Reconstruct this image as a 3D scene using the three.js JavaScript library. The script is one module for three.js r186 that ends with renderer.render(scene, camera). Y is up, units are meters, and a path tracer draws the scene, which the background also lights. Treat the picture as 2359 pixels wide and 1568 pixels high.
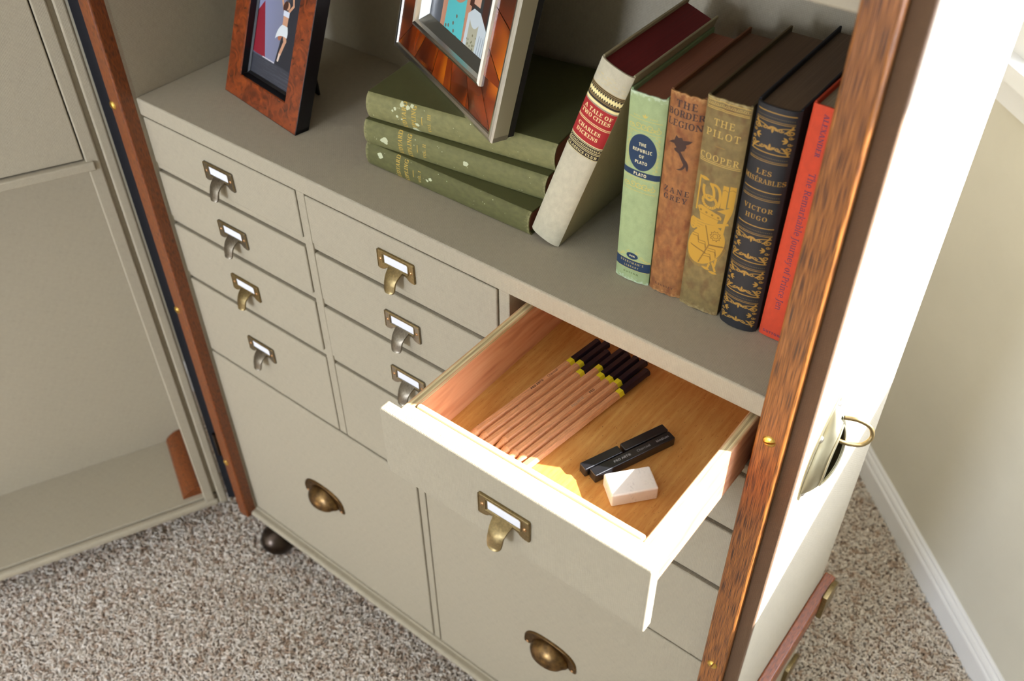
import * as THREE from 'three';
import { RoundedBoxGeometry } from 'three/addons/geometries/RoundedBoxGeometry.js';
import { mergeGeometries } from 'three/addons/utils/BufferGeometryUtils.js';
import { ImprovedNoise } from 'three/addons/math/ImprovedNoise.js';
import { RectAreaLightUniformsLib } from 'three/addons/lights/RectAreaLightUniformsLib.js';

// ---------------------------------------------------------------- camera, sky, sun, window light, exposure
// The place is laid out in "units" (1 = inside width of the trunk); metric() at the end of a thing turns them into metres.
const S = 0.86, FLOOR = -1.0;
const M = (x, y, z) => new THREE.Vector3(x * S, (y - FLOOR) * S, z * S);
RectAreaLightUniformsLib.init();
const scene = new THREE.Scene();
const renderer = new THREE.WebGLRenderer({ antialias: true });
renderer.toneMapping = THREE.LinearToneMapping;
renderer.toneMappingExposure = 0.92;
renderer.shadowMap.enabled = true;

const camera = new THREE.PerspectiveCamera(2 * Math.atan(784 / 2207.1) * 180 / Math.PI, 2359 / 1568, 0.02, 40);
camera.position.copy(M(1.2017, 0.6865, 0.657));
camera.rotation.set(-0.7337, 0.668, -0.0103, 'YXZ');
camera.focus = 0.93;
camera.userData.fStop = 6.5;

scene.background = new THREE.Color().setRGB(0.75, 0.9, 1.1);
const SUN = new THREE.Vector3(1, 0.65, -0.487).normalize();
const sun = new THREE.DirectionalLight(new THREE.Color().setRGB(1, 0.99, 1.0), 26);
sun.target.position.copy(M(0.6, -0.2, 0.1));
sun.position.copy(sun.target.position).addScaledVector(SUN, 5);
sun.castShadow = true;
sun.shadow.mapSize.set(4096, 4096);
Object.assign(sun.shadow.camera, { left: -1.6, right: 1.6, top: 1.6, bottom: -1.6, near: 0.5, far: 9 });
scene.add(sun, sun.target);

// room frame: a runs along the right wall, b away from it
const A = new THREE.Vector3(0.725, 0, 0.689), B = new THREE.Vector3(-0.689, 0, 0.725), W0 = new THREE.Vector3(0.9538, 0, -0.9249);
const room = (k, y, b) => new THREE.Vector3().copy(W0).addScaledVector(A, k).addScaledVector(B, b).setY(y);
const K0 = -0.55, K1 = 3.3, B0 = -0.016, B1 = 6.0, CEIL = 1.85, TH = 0.16;
const WIN = {
  right: { k0: 0.06, k1: 1.42, y0: 0.02, y1: 0.853 },
  front: { k0: 3.8, k1: 5.3, y0: -0.25, y1: 1.3 }, // k counts along b here
};
function skyWindow(c, towards, w, h, rgb, power) {
  const l = new THREE.RectAreaLight(new THREE.Color().setRGB(...rgb), power, w * S, h * S);
  l.position.copy(M(c.x, c.y, c.z));
  l.lookAt(M(c.x + towards.x, c.y + towards.y, c.z + towards.z));
  scene.add(l);
}
{
  const r = WIN.right, q = WIN.front;
  skyWindow(room((r.k0 + r.k1) / 2, (r.y0 + r.y1) / 2, B0 - TH - 0.02), B, r.k1 - r.k0, r.y1 - r.y0, [0.88, 0.98, 1.18], 22);
  skyWindow(room(K1 + TH + 0.02, (q.y0 + q.y1) / 2, (q.k0 + q.k1) / 2), A.clone().negate(), q.k1 - q.k0, q.y1 - q.y0, [0.87, 0.98, 1.19], 34);
}

// ---------------------------------------------------------------- tools
let seedState = 12345;
const rnd = () => { seedState = (seedState * 1664525 + 1013904223) >>> 0; return seedState / 4294967296; };
const rr = (a, b) => a + (b - a) * rnd();
const perlin = new ImprovedNoise();
const noise = (x, y, z = 0) => perlin.noise(x, y, z);
const fbm = (x, y, z = 0, o = 4) => { let s = 0, a = 0.5; for (let i = 0; i < o; i++) { s += a * perlin.noise(x, y, z); x *= 2.03; y *= 2.03; a *= 0.5; z += 7.3; } return s; };
// noise that repeats after px, py
const tiled = (f, x, y, px, py) => { const u = x / px, v = y / py; return (f(x, y) * (1 - u) + f(x - px, y) * u) * (1 - v) + (f(x, y - py) * (1 - u) + f(x - px, y - py) * u) * v; };
const clamp = (x, a = 0, b = 1) => Math.min(b, Math.max(a, x));
const mix = (a, b, t) => a + (b - a) * t;
const mix3 = (a, b, t) => [mix(a[0], b[0], t), mix(a[1], b[1], t), mix(a[2], b[2], t)];

function dataTex(w, h, fn, srgb = true) {
  const d = new Uint8Array(w * h * 4);
  for (let y = 0; y < h; y++) for (let x = 0; x < w; x++) {
    const c = fn(x, y), i = (y * w + x) * 4;
    if (typeof c === 'number') { d[i] = d[i + 1] = d[i + 2] = clamp(c, 0, 255); } else { d[i] = clamp(c[0], 0, 255); d[i + 1] = clamp(c[1], 0, 255); d[i + 2] = clamp(c[2], 0, 255); }
    d[i + 3] = 255;
  }
  const t = new THREE.DataTexture(d, w, h);
  t.wrapS = t.wrapT = THREE.RepeatWrapping; t.magFilter = THREE.LinearFilter; t.minFilter = THREE.LinearMipmapLinearFilter; t.generateMipmaps = true;
  if (srgb) t.colorSpace = THREE.SRGBColorSpace;
  t.needsUpdate = true;
  return t;
}
function canvasTex(w, h, draw) {
  const c = document.createElement('canvas'); c.width = w; c.height = h;
  const g = c.getContext('2d'); draw(g, w, h);
  const t = new THREE.CanvasTexture(c); t.colorSpace = THREE.SRGBColorSpace; t.magFilter = THREE.LinearFilter;
  return t;
}
const std = (o) => new THREE.MeshStandardMaterial(o);
const phys = (o) => new THREE.MeshPhysicalMaterial(o);

// uv in units / tile, chosen per triangle from its face normal; grain = axis that v follows
function boxUV(geo, tile = [0.1, 0.1], grain = 'y', off = [0, 0]) {
  const g = geo.index ? geo.toNonIndexed() : geo, p = g.attributes.position, uv = new Float32Array(p.count * 2);
  const a = new THREE.Vector3(), b = new THREE.Vector3(), c = new THREE.Vector3(), n = new THREE.Vector3();
  for (let i = 0; i < p.count; i += 3) {
    a.fromBufferAttribute(p, i); b.fromBufferAttribute(p, i + 1); c.fromBufferAttribute(p, i + 2);
    n.copy(b).sub(a).cross(c.clone().sub(a));
    const ax = Math.abs(n.x), ay = Math.abs(n.y), az = Math.abs(n.z);
    const rest = ax >= ay && ax >= az ? ['y', 'z'] : ay >= az ? ['x', 'z'] : ['x', 'y'];
    let [s, t] = rest[1] === grain ? rest : [rest[1], rest[0]];
    if (!rest.includes(grain)) [s, t] = rest;
    [a, b, c].forEach((q, k) => { uv[(i + k) * 2] = q[s] / tile[0] + off[0]; uv[(i + k) * 2 + 1] = q[t] / tile[1] + off[1]; });
  }
  g.setAttribute('uv', new THREE.BufferAttribute(uv, 2));
  return g;
}
// rounded box from corner to corner, in units
function bx(x0, x1, y0, y1, z0, z1, r = 0.0015, seg = 2) {
  const w = x1 - x0, h = y1 - y0, d = z1 - z0;
  const rad = Math.min(r, w * 0.49, h * 0.49, d * 0.49);
  const g = rad > 0 ? new RoundedBoxGeometry(w, h, d, seg, rad) : new THREE.BoxGeometry(w, h, d);
  g.translate((x0 + x1) / 2, (y0 + y1) / 2, (z0 + z1) / 2);
  return g;
}
const merge = (list) => mergeGeometries(list.map((g) => { const q = g.index ? g.toNonIndexed() : g; for (const k of Object.keys(q.attributes)) if (!['position', 'normal', 'uv'].includes(k)) q.deleteAttribute(k); return q; }));
const taken = new Map();
function numbered(name) { const n = taken.get(name) || 0; taken.set(name, n + 1); return n ? name + '_' + String(n).padStart(3, '0') : name; }
function mesh(name, geo, mat, parent, shift) {
  const m = new THREE.Mesh(geo, mat); m.name = name; m.castShadow = m.receiveShadow = true;
  if (shift) m.position.copy(shift);
  if (parent) parent.add(m);
  return m;
}
// a thing: Group whose origin is at its base; parts given in world units get .shift
function thing(name, label, category, base, group) {
  const o = new THREE.Group(); o.name = numbered(name); o.position.set(...base);
  o.userData = { label, category }; if (group) o.userData.group = group;
  o.shift = new THREE.Vector3(...base).negate();
  scene.add(o); return o;
}
function structure(name, geo, mat) {
  const m = mesh(name, geo, mat, null); m.userData.kind = 'structure'; scene.add(m); return m;
}
// sheet of given thickness over a grid: f(s, t) -> [x, y, z], n(s, t) -> offset direction; s, t in 0..1
function sheet(nu, nv, front, back) {
  const pos = [], uv = [], idx = [], W = nu + 1;
  const push = (f) => { const o = pos.length / 3; for (let j = 0; j <= nv; j++) for (let i = 0; i <= nu; i++) { pos.push(...f(i / nu, j / nv)); uv.push(i / nu, j / nv); } return o; };
  const fo = push(front), bo = push(back);
  const quad = (a, b, c, d) => idx.push(a, b, c, a, c, d);
  for (let j = 0; j < nv; j++) for (let i = 0; i < nu; i++) {
    const a = j * W + i; quad(fo + a, fo + a + 1, fo + a + W + 1, fo + a + W); quad(bo + a, bo + a + W, bo + a + W + 1, bo + a + 1);
  }
  const rim = (list) => { const o = pos.length / 3; for (const k of list) for (const base of [fo, bo]) { pos.push(...pos.slice((base + k) * 3, (base + k) * 3 + 3)); uv.push(...uv.slice((fo + k) * 2, (fo + k) * 2 + 2)); } for (let i = 0; i < list.length - 1; i++) quad(o + i * 2, o + i * 2 + 1, o + i * 2 + 3, o + i * 2 + 2); };
  const row = (j) => Array.from({ length: W }, (_, i) => j * W + i), col = (i) => Array.from({ length: nv + 1 }, (_, j) => j * W + i);
  rim(row(0)); rim(row(nv).reverse()); rim(col(nu)); rim(col(0).reverse());
  const g = new THREE.BufferGeometry();
  g.setAttribute('position', new THREE.Float32BufferAttribute(pos, 3)); g.setAttribute('uv', new THREE.Float32BufferAttribute(uv, 2)); g.setIndex(idx); g.computeVertexNormals();
  return g;
}

// ---------------------------------------------------------------- materials
const weaveH = (x, y) => { // height of a plain weave, 32 threads per tile of 256
  const a = x / 8 * Math.PI, b = y / 8 * Math.PI, over = (Math.floor(x / 8) + Math.floor(y / 8)) % 2;
  const t = Math.abs(Math.sin(a)), s = Math.abs(Math.sin(b));
  return over ? 0.35 + 0.65 * t * (0.55 + 0.45 * s) : 0.35 + 0.65 * s * (0.55 + 0.45 * t);
};
const weaveBump = dataTex(256, 256, (x, y) => 255 * weaveH(x, y) * (0.85 + 0.3 * tiled((p, q) => noise(p / 9, q / 40), x, y, 256, 256)), false);
const weaveTint = dataTex(512, 512, (x, y) => {
  const t = (p, q) => fbm(p / 60, q / 60, 2.2, 4), h = weaveH(x / 2, y / 2);
  const v = 240 + 9 * tiled(t, x, y, 512, 512) + 10 * tiled((p, q) => noise(p / 5, q / 90, 4), x, y, 512, 512) + 10 * tiled((p, q) => noise(p / 90, q / 5, 9), x, y, 512, 512) + 26 * (h - 0.7);
  return [v, v * 0.996, v * 0.985];
});
const FT = [0.06, 0.06];
const cloth = (hex, bump = 0.0004, rough = 0.92) => std({ color: hex, map: weaveTint, bumpMap: weaveBump, bumpScale: bump, roughness: rough });
const fabric = cloth(0xb9ae97);
const brownCloth = cloth(0x6c5138, 0.0005);  // darker brown than the canvas, for the front bands beside the strips
const darkMatte = std({ color: 0x0b0b12, roughness: 0.85 });

function woodTex(w, h, pale, deep, pore, o = {}) {
  const { fx = 7, fy = 1.0, poreAmount = 0.5, ring = 5, sd = 0, px = 26, py = 13, cut = 0.02 } = o;
  return dataTex(w, h, (x, y) => {
    const f = (p, q) => {
      const wv = fbm(p / w * 3 + sd, q / h * 1.1, sd, 3);
      const r = 0.5 + 0.5 * Math.sin((p / w * ring + wv * 2.2) * Math.PI * 2);
      const fine = fbm(p / w * fx * 9, q / h * fy * 7, 3 + sd, 3);
      return 0.30 * r + 0.55 * (fine + 0.5) + 0.5 * wv;
    };
    const v = clamp(tiled(f, x, y, w, h));
    let c = mix3(pale, deep, v);
    const pr = tiled((p, q) => noise(p / w * px + (px > 50 ? 1.2 : 1.5) * noise(p / w * 4, q / h * 5, sd), q / h * py, 11 + sd) + 0.45 * noise(p / w * px * 2.3, q / h * py * 1.7, 17 + sd), x, y, w, h);
    const k = clamp((pr - cut) * 3) * poreAmount;
    return mix3(c, pore, k);
  });
}
const oakMap = woodTex(1024, 1024, [178, 112, 48], [140, 80, 28], [58, 28, 9], { poreAmount: 0.95, sd: 1, fx: 5, px: 100, py: 11, cut: -0.06 });
const oak = phys({ map: oakMap, bumpMap: oakMap, bumpScale: 0.0004, roughness: 0.42, clearcoat: 0.25, clearcoatRoughness: 0.35 });
const oakRedMap = woodTex(512, 1024, [150, 78, 24], [114, 54, 12], [56, 24, 7], { poreAmount: 0.8, sd: 5, fx: 4, px: 120, py: 34, cut: -0.05 });
const oakRed = phys({ map: oakRedMap, bumpMap: oakRedMap, bumpScale: 0.0003, roughness: 0.42, clearcoat: 0.25, clearcoatRoughness: 0.35 });
const OT = [0.06, 0.34];
const sideWoodMap = woodTex(512, 1024, [224, 172, 132], [190, 118, 78], [158, 92, 60], { poreAmount: 0.4, px: 12, py: 4, sd: 8, fx: 3, fy: 0.6, ring: 3 });
const sideWood = std({ map: sideWoodMap, bumpMap: sideWoodMap, bumpScale: 0.0002, roughness: 0.62 });
const bottomMap = dataTex(1024, 1024, (x, y) => {
  const kx = 150, ky = 830, dx = x - kx, dy = (y - ky) * 0.55, d = Math.hypot(dx, dy);
  const pull = 26 * Math.exp(-d / 70);
  const q = y + pull * Math.sign(dy || 1);
  const f = fbm(x / 260, q / 16, 2, 4), g = fbm(x / 180, q / 90, 6, 4), sp = noise(x / 30, q / 3.5, 5);
  let c = mix3([216, 166, 94], [188, 124, 56], clamp(0.45 + 0.8 * f + 0.6 * g));
  c = mix3(c, [150, 78, 24], clamp((sp - 0.3) * 1.6) * 0.6);
  const speck = noise(x / 7, y / 5, 21); if (speck > 0.62) c = mix3(c, [60, 30, 14], clamp((speck - 0.62) * 5));
  if (d < 26) c = mix3(c, [70, 28, 8], clamp(1 - d / 26)); else if (d < 70) c = mix3(c, [196, 96, 20], clamp(1 - (d - 26) / 44) * 0.7);
  return c;
});
const bottomWood = std({ map: bottomMap, roughness: 0.5 });
const plyMap = dataTex(64, 256, (x, y) => {
  const layer = Math.floor(x / 64 * 5), n = fbm(x / 9, y / 40, layer * 3, 3);
  const c = [[222, 176, 128], [232, 212, 160], [186, 164, 120], [232, 212, 160], [222, 176, 128]][layer];
  return mix3(c, [120, 84, 50], clamp(0.1 + n * 0.5));
});
const plyEdge = std({ map: plyMap, roughness: 0.7 });
const pineMap = woodTex(256, 512, [240, 222, 192], [228, 202, 164], [206, 150, 100], { poreAmount: 0.35, px: 10, py: 3, sd: 14, fx: 3, fy: 0.5, ring: 3 });
const pine = std({ map: pineMap, roughness: 0.65 });

const wear = dataTex(256, 256, (x, y) => 140 + 60 * tiled((p, q) => fbm(p / 34, q / 34, 1, 4), x, y, 256, 256), false);
const brassTint = dataTex(256, 256, (x, y) => { const v = tiled((p, q) => fbm(p / 14, q / 14, 5, 4), x, y, 256, 256); return mix3([166, 144, 98], [112, 97, 68], clamp(0.5 + v * 0.9)); });
const brassTintDark = dataTex(256, 256, (x, y) => { const v = tiled((p, q) => fbm(p / 14, q / 14, 8, 4), x, y, 256, 256); return mix3([150, 140, 122], [104, 96, 84], clamp(0.5 + v * 0.9)); });
const antique = std({ map: brassTint, metalness: 1, roughnessMap: wear, roughness: 0.75 });
const cupTint = dataTex(256, 256, (x, y) => { const v = tiled((p, q) => fbm(p / 26, q / 26, 12, 4), x, y, 256, 256); return mix3([150, 118, 72], [84, 66, 46], clamp(0.5 + v * 1.1)); });
const cupBrass = std({ map: cupTint, metalness: 1, roughnessMap: wear, roughness: 0.62 });
const antiqueDark = std({ map: brassTintDark, metalness: 1, roughnessMap: wear, roughness: 0.72 });
const bronze = std({ color: 0x4a4038, metalness: 1, roughness: 0.3 });
const brass = std({ color: 0xd9b45c, metalness: 1, roughness: 0.32 });
const copperScrew = std({ color: 0xd0a070, metalness: 1, roughness: 0.35 });
const steel = std({ color: 0xd9d6d0, metalness: 1, roughness: 0.3 });
const card = std({ color: 0xeeeef2, roughness: 0.75 });
const wallTint = dataTex(256, 256, (x, y) => { const v = 244 + 14 * tiled((p, q) => fbm(p / 50, q / 50, 3, 3), x, y, 256, 256); return [v, v, v]; });
const wallBump = dataTex(256, 256, (x, y) => 128 + 120 * tiled((p, q) => fbm(p / 6, q / 6, 3, 3), x, y, 256, 256), false);
const wallPaint = std({ color: 0xe6e1d0, map: wallTint, bumpMap: wallBump, bumpScale: 0.0006, roughness: 0.85 });
const ceilingPaint = std({ color: 0xf2efe8, roughness: 0.9 });
const trimPaint = std({ color: 0xf0f0f0, roughness: 0.4 });
const glass = phys({ color: 0xffffff, transmission: 1, thickness: 0, roughness: 0, ior: 1.45 });

// ---------------------------------------------------------------- the room
// a slab in room coordinates (k along the right wall, b away from it), rotated into place
function slab(k0, k1, y0, y1, b0, b1, tile = [1, 1]) {
  const g = boxUV(new THREE.BoxGeometry(k1 - k0, y1 - y0, b1 - b0).translate((k0 + k1) / 2, (y0 + y1) / 2, (b0 + b1) / 2), tile, 'y');
  g.applyMatrix4(new THREE.Matrix4().makeBasis(A, new THREE.Vector3(0, 1, 0), B).setPosition(W0.x, 0, W0.z));
  return g;
}
function wallWithHoles(along, s0, s1, d0, d1, holes) { // along: 'k' or 'b'; holes in order along the wall
  const mk = (p0, p1, y0, y1) => along === 'k' ? slab(p0, p1, y0, y1, d0, d1) : slab(d0, d1, y0, y1, p0, p1);
  const list = []; let at = s0;
  for (const h of holes) { list.push(mk(at, h.k0, FLOOR - 0.1, CEIL), mk(h.k0, h.k1, FLOOR - 0.1, h.y0), mk(h.k0, h.k1, h.y1, CEIL)); at = h.k1; }
  list.push(mk(at, s1, FLOOR - 0.1, CEIL));
  return merge(list);
}
structure('wall_right', wallWithHoles('k', K0 - TH, K1 + TH, B0 - TH, B0, [WIN.right]), wallPaint);
structure('wall_left', slab(K0 - TH, K1 + TH, FLOOR - 0.1, CEIL, B1, B1 + TH), wallPaint);
structure('wall_front', wallWithHoles('b', B0, B1, K1, K1 + TH, [WIN.front]), wallPaint);
structure('wall_back', slab(K0 - TH, K0, FLOOR - 0.1, CEIL, B0, B1), wallPaint);
structure('ceiling', slab(K0 - TH, K1 + TH, CEIL, CEIL + 0.1, B0 - TH, B1 + TH), ceilingPaint);
const carpetBaseMap = dataTex(512, 512, (x, y) => { const v = tiled((p, q) => fbm(p / 7, q / 7, 3, 4), x, y, 512, 512); return mix3([214, 202, 188], [150, 130, 114], clamp(0.5 + v * 1.6)); });
const carpetBase = std({ map: carpetBaseMap, bumpMap: carpetBaseMap, bumpScale: 0.004, roughness: 1 });
structure('floor', slab(K0 - TH, K1 + TH, FLOOR - 0.1, FLOOR - 0.012, B0 - TH, B1 + TH, [0.35, 0.35]), carpetBase);
// baseboards: moulded profile swept along the wall
function baseboard(name, length, place) {
  const p = [[0, 0], [0.016, 0], [0.016, 0.060], [0.0145, 0.064], [0.0125, 0.065], [0.012, 0.068], [0.0125, 0.072], [0.010, 0.077], [0.0065, 0.080], [0.0055, 0.085], [0.002, 0.088], [0, 0.088]];
  const s = new THREE.Shape(p.map(([x, y]) => new THREE.Vector2(x, y)));
  const g = new THREE.ExtrudeGeometry(s, { depth: length, bevelEnabled: false });
  g.applyMatrix4(place);
  structure(name, g, trimPaint);
}
const UPV = new THREE.Vector3(0, 1, 0);
const floorY = FLOOR - 0.012;
baseboard('baseboard_right', K1 - K0, new THREE.Matrix4().makeBasis(B, UPV, A.clone().negate()).setPosition(room(K1, floorY, B0)));
baseboard('baseboard_back', B1 - B0, new THREE.Matrix4().makeBasis(A, UPV, B).setPosition(room(K0, floorY, B0)));
baseboard('baseboard_left', K1 - K0, new THREE.Matrix4().makeBasis(B.clone().negate(), UPV, A).setPosition(room(K0, floorY, B1)));
baseboard('baseboard_front', B1 - B0, new THREE.Matrix4().makeBasis(A.clone().negate(), UPV, B.clone().negate()).setPosition(room(K1, floorY, B1)));

// windows: frame with sash bars, pane, sill with apron
function windowUnit(name, along, p0, p1, y0, y1, inner, sign, bars) {
  // sign: +1 when the room lies at larger b (or k) than the wall face
  const mk = (a0, a1, h0, h1, d0, d1) => { const e = [inner + sign * d0, inner + sign * d1].sort((x, y) => x - y); return along === 'k' ? slab(a0, a1, h0, h1, e[0], e[1]) : slab(e[0], e[1], h0, h1, a0, a1); };
  const root = new THREE.Group(); root.name = name; root.userData.kind = 'structure'; scene.add(root);
  const c = 0.075;
  for (const g of [mk(p0 - c, p0, y0, y1 + c, 0, 0.02), mk(p1, p1 + c, y0, y1 + c, 0, 0.02), mk(p0 - 0.001, p1 + 0.001, y1, y1 + c, 0, 0.019)]) mesh('casing', g, trimPaint, root);
  mesh('sill', mk(p0 - c - 0.02, p1 + c + 0.02, y0 - 0.026, y0, -0.05, 0.05), trimPaint, root);
  mesh('apron', mk(p0 - c, p1 + c, y0 - 0.085, y0 - 0.026, 0, 0.016), trimPaint, root);
  const sash = [mk(p0, p0 + 0.045, y0, y1, -0.1, -0.06), mk(p1 - 0.045, p1, y0, y1, -0.1, -0.06), mk(p0, p1, y0, y0 + 0.105, -0.1, -0.06), mk(p0, p1, y1 - 0.045, y1, -0.1, -0.06)];
  for (const f of bars) sash.push(mk(p0, p1, mix(y0, y1, f) - 0.02, mix(y0, y1, f) + 0.02, -0.1, -0.06));
  mesh('sash', merge(sash), trimPaint, root);
  mesh('pane', mk(p0 + 0.04, p1 - 0.04, y0 + 0.04, y1 - 0.04, -0.083, -0.079), glass, root);
}
windowUnit('window_1', 'k', WIN.right.k0, WIN.right.k1, WIN.right.y0, WIN.right.y1, B0, 1, []);
windowUnit('window_2', 'b', WIN.front.k0, WIN.front.k1, WIN.front.y0, WIN.front.y1, K1, -1, [0.5]);

// ---------------------------------------------------------------- the trunk
const XR = 1.0, ZB = -0.314, XO = 0.0467, YB = -0.907, YLOW = -0.926, YTOP = 0.78, ZBAND = 0.015, ZS = 0.027;
const rowsY = [0, -0.094, -0.1904, -0.3003, -0.4648], shelfY = 0.0284;
const trunk = thing('wardrobe_trunk', 'khaki canvas wardrobe trunk standing open with wooden edge strips and drawers', 'trunk', [0.5, FLOOR, -0.15]);
const tp = (name, geo, mat, o = {}) => mesh(name, boxUV(geo, o.tile || FT, o.grain || 'y', [rnd(), rnd()]), mat, o.parent || trunk, o.parent ? o.shift : trunk.shift);
const wood = { tile: OT, grain: 'y' };
tp('side_panel', bx(-XO, 0, YLOW, YTOP, ZB, ZBAND - 0.004, 0.006, 3), fabric);
tp('side_panel', bx(XR, XR + XO, YLOW, YTOP, ZB, ZBAND - 0.004, 0.004, 3), fabric);
tp('edge_band', bx(XR + 0.004, XR + XO - 0.0005, YLOW + 0.001, YTOP - 0.001, ZBAND - 0.008, ZBAND, 0.003), brownCloth);
tp('edge_band', bx(-XO + 0.0005, -0.004, YLOW + 0.001, YTOP - 0.001, ZBAND - 0.008, ZBAND, 0.003), brownCloth);
tp('back_panel', bx(-XO + 0.002, XR + XO - 0.002, YLOW, YTOP, ZB - 0.012, ZB + 0.012, 0.004), fabric);
tp('top_panel', bx(-XO, XR + XO, YTOP - 0.02, YTOP + 0.02, ZB, ZBAND, 0.005), fabric);
tp('bottom_panel', bx(-0.03, XR + 0.03, YLOW, YB - 0.002, ZB, 0.004, 0.004), fabric);
// rounded nosing under the drawers
tp('bottom_rail', bx(-0.0285, XR + 0.0285, YLOW + 0.001, YLOW + 0.015, -0.005, 0.017, 0.0065, 4), fabric);
tp('shelf', bx(0.0005, XR - 0.0005, 0.001, shelfY, ZB + 0.011, 0.002, 0.003, 3), fabric);
tp('shelf', bx(0.0005, XR - 0.0005, 0.407, 0.435, ZB + 0.011, 0.002, 0.003, 3), fabric);
const strips = [];
for (const [x0, x1, m] of [[-0.0285, 0, oakRed], [XR, XR + 0.0293, oak]]) {
  strips.push(tp('edge_strip', bx(x0, x1, YLOW + 0.004, YTOP, -0.004, ZS, 0.0035, 3), m, wood));
}
// screws in the strips: domed slotted brass heads
function slotScrew(r) {
  const h = r * 0.45, head = new THREE.LatheGeometry([[0, h], [r * 0.5, h * 0.85], [r * 0.85, h * 0.45], [r, 0], [r, -r * 0.4], [0, -r * 0.4]].map(([x, y]) => new THREE.Vector2(x, y)), 18);
  const half = []; // two half heads with a slot between
  const p = head.toNonIndexed().attributes.position;
  const g = new THREE.BufferGeometry(), out = [];
  for (const side of [-1, 1]) for (let i = 0; i < p.count; i++) out.push(p.getX(i), p.getY(i), side * Math.max(r * 0.14, side * p.getZ(i)));
  g.setAttribute('position', new THREE.Float32BufferAttribute(out, 3)); g.computeVertexNormals();
  g.rotateX(Math.PI / 2);
  return g;
}
const screwGeo = slotScrew(0.0068);
[[0.0147, 1, 1.0147, 0.0035], [1, 1, 1.0147, -0.407], [0, 0, -0.0215, 0.02], [0, 0, -0.0225, -0.365], [0, 0, -0.0205, -0.76]].forEach(([, s, x, y], i) => {
  const m = mesh('screw', screwGeo, brass, strips[s], new THREE.Vector3(x, y, ZS)); m.rotation.z = 0.35 + i * 0.9;
});
// face frame between the drawers, a little behind the drawer fronts
const ZF = -0.003;
const frameParts = [];
for (let r = 1; r <= 3; r++) frameParts.push(bx(0, XR, rowsY[r] + 0.004, rowsY[r] + 0.0165, -0.03, ZF, 0.001));
frameParts.push(bx(0, XR, rowsY[4] + 0.003, rowsY[4] + 0.013, -0.03, ZF - 0.004, 0.001));
for (const g of frameParts) tp('rail', g, fabric);
for (const x of [0.3262, 0.664]) tp('divider', bx(x, x + 0.0155, rowsY[4] + 0.005, 0.0005, -0.28, -0.0005, 0.0015), fabric);
tp('divider', bx(0.4935, 0.507, YB, rowsY[4] + 0.002, -0.28, -0.0005, 0.0015), fabric);

// --- pulls
function labelPlateGeo() {
  const w = 0.0305, t = 0.0145, s = new THREE.Shape();
  s.moveTo(-w + 0.002, t); s.lineTo(w - 0.002, t); s.quadraticCurveTo(w, t, w, t - 0.002); s.lineTo(w, -t + 0.001); s.quadraticCurveTo(w, -t, w - 0.002, -t);
  s.quadraticCurveTo(0.021, -t, 0.0185, -0.0105); s.quadraticCurveTo(0.016, -0.0085, 0.0115, -0.0085); s.lineTo(-0.0115, -0.0085);
  s.quadraticCurveTo(-0.016, -0.0085, -0.0185, -0.0105); s.quadraticCurveTo(-0.021, -t, -w + 0.002, -t); s.quadraticCurveTo(-w, -t, -w, -t + 0.001); s.lineTo(-w, t - 0.002); s.quadraticCurveTo(-w, t, -w + 0.002, t);
  const h = new THREE.Path(), a = 0.0205, y0 = -0.0038, y1 = 0.0102;
  h.moveTo(-a + 0.0012, y0); h.lineTo(a - 0.0025, y0); h.quadraticCurveTo(a, y0, a, y0 + 0.0025); h.lineTo(a, y1 - 0.0025); h.quadraticCurveTo(a, y1, a - 0.0025, y1); h.lineTo(-a + 0.0012, y1); h.quadraticCurveTo(-a, y1, -a, y1 - 0.0012); h.lineTo(-a, y0 + 0.0012); h.quadraticCurveTo(-a, y0, -a + 0.0012, y0);
  s.holes.push(h);
  const plate = new THREE.ExtrudeGeometry(s, { depth: 0.0012, bevelEnabled: true, bevelSize: 0.0007, bevelThickness: 0.0009, bevelSegments: 2, curveSegments: 5 });
  // raised bead round the window and along the outer edge
  const bead = (pts, r) => new THREE.TubeGeometry(new THREE.CatmullRomCurve3(pts.map(([x, y]) => new THREE.Vector3(x, y, 0.0021)), true, 'catmullrom', 0.05), 60, r, 5, true);
  const b1 = bead([[-a - 0.0012, y0 - 0.0012], [0, y0 - 0.0012], [a, y0 - 0.0012], [a + 0.0012, y0 + 0.002], [a + 0.0012, y1 - 0.001], [a - 0.001, y1 + 0.0012], [0, y1 + 0.0012], [-a - 0.0012, y1 + 0.0012], [-a - 0.0012, 0.003]], 0.0008);
  const b2 = bead([[-w, -t + 0.002], [-w, 0], [-w, t - 0.001], [-w + 0.001, t], [0, t], [w - 0.001, t], [w, t - 0.001], [w, 0], [w, -t + 0.002], [w, 0], [w - 0.0005, t - 0.001], [0, t - 0.0003], [-w + 0.0005, t - 0.001], [-w, 0]], 0.0008);
  return [plate, merge([b1, b2])];
}
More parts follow.
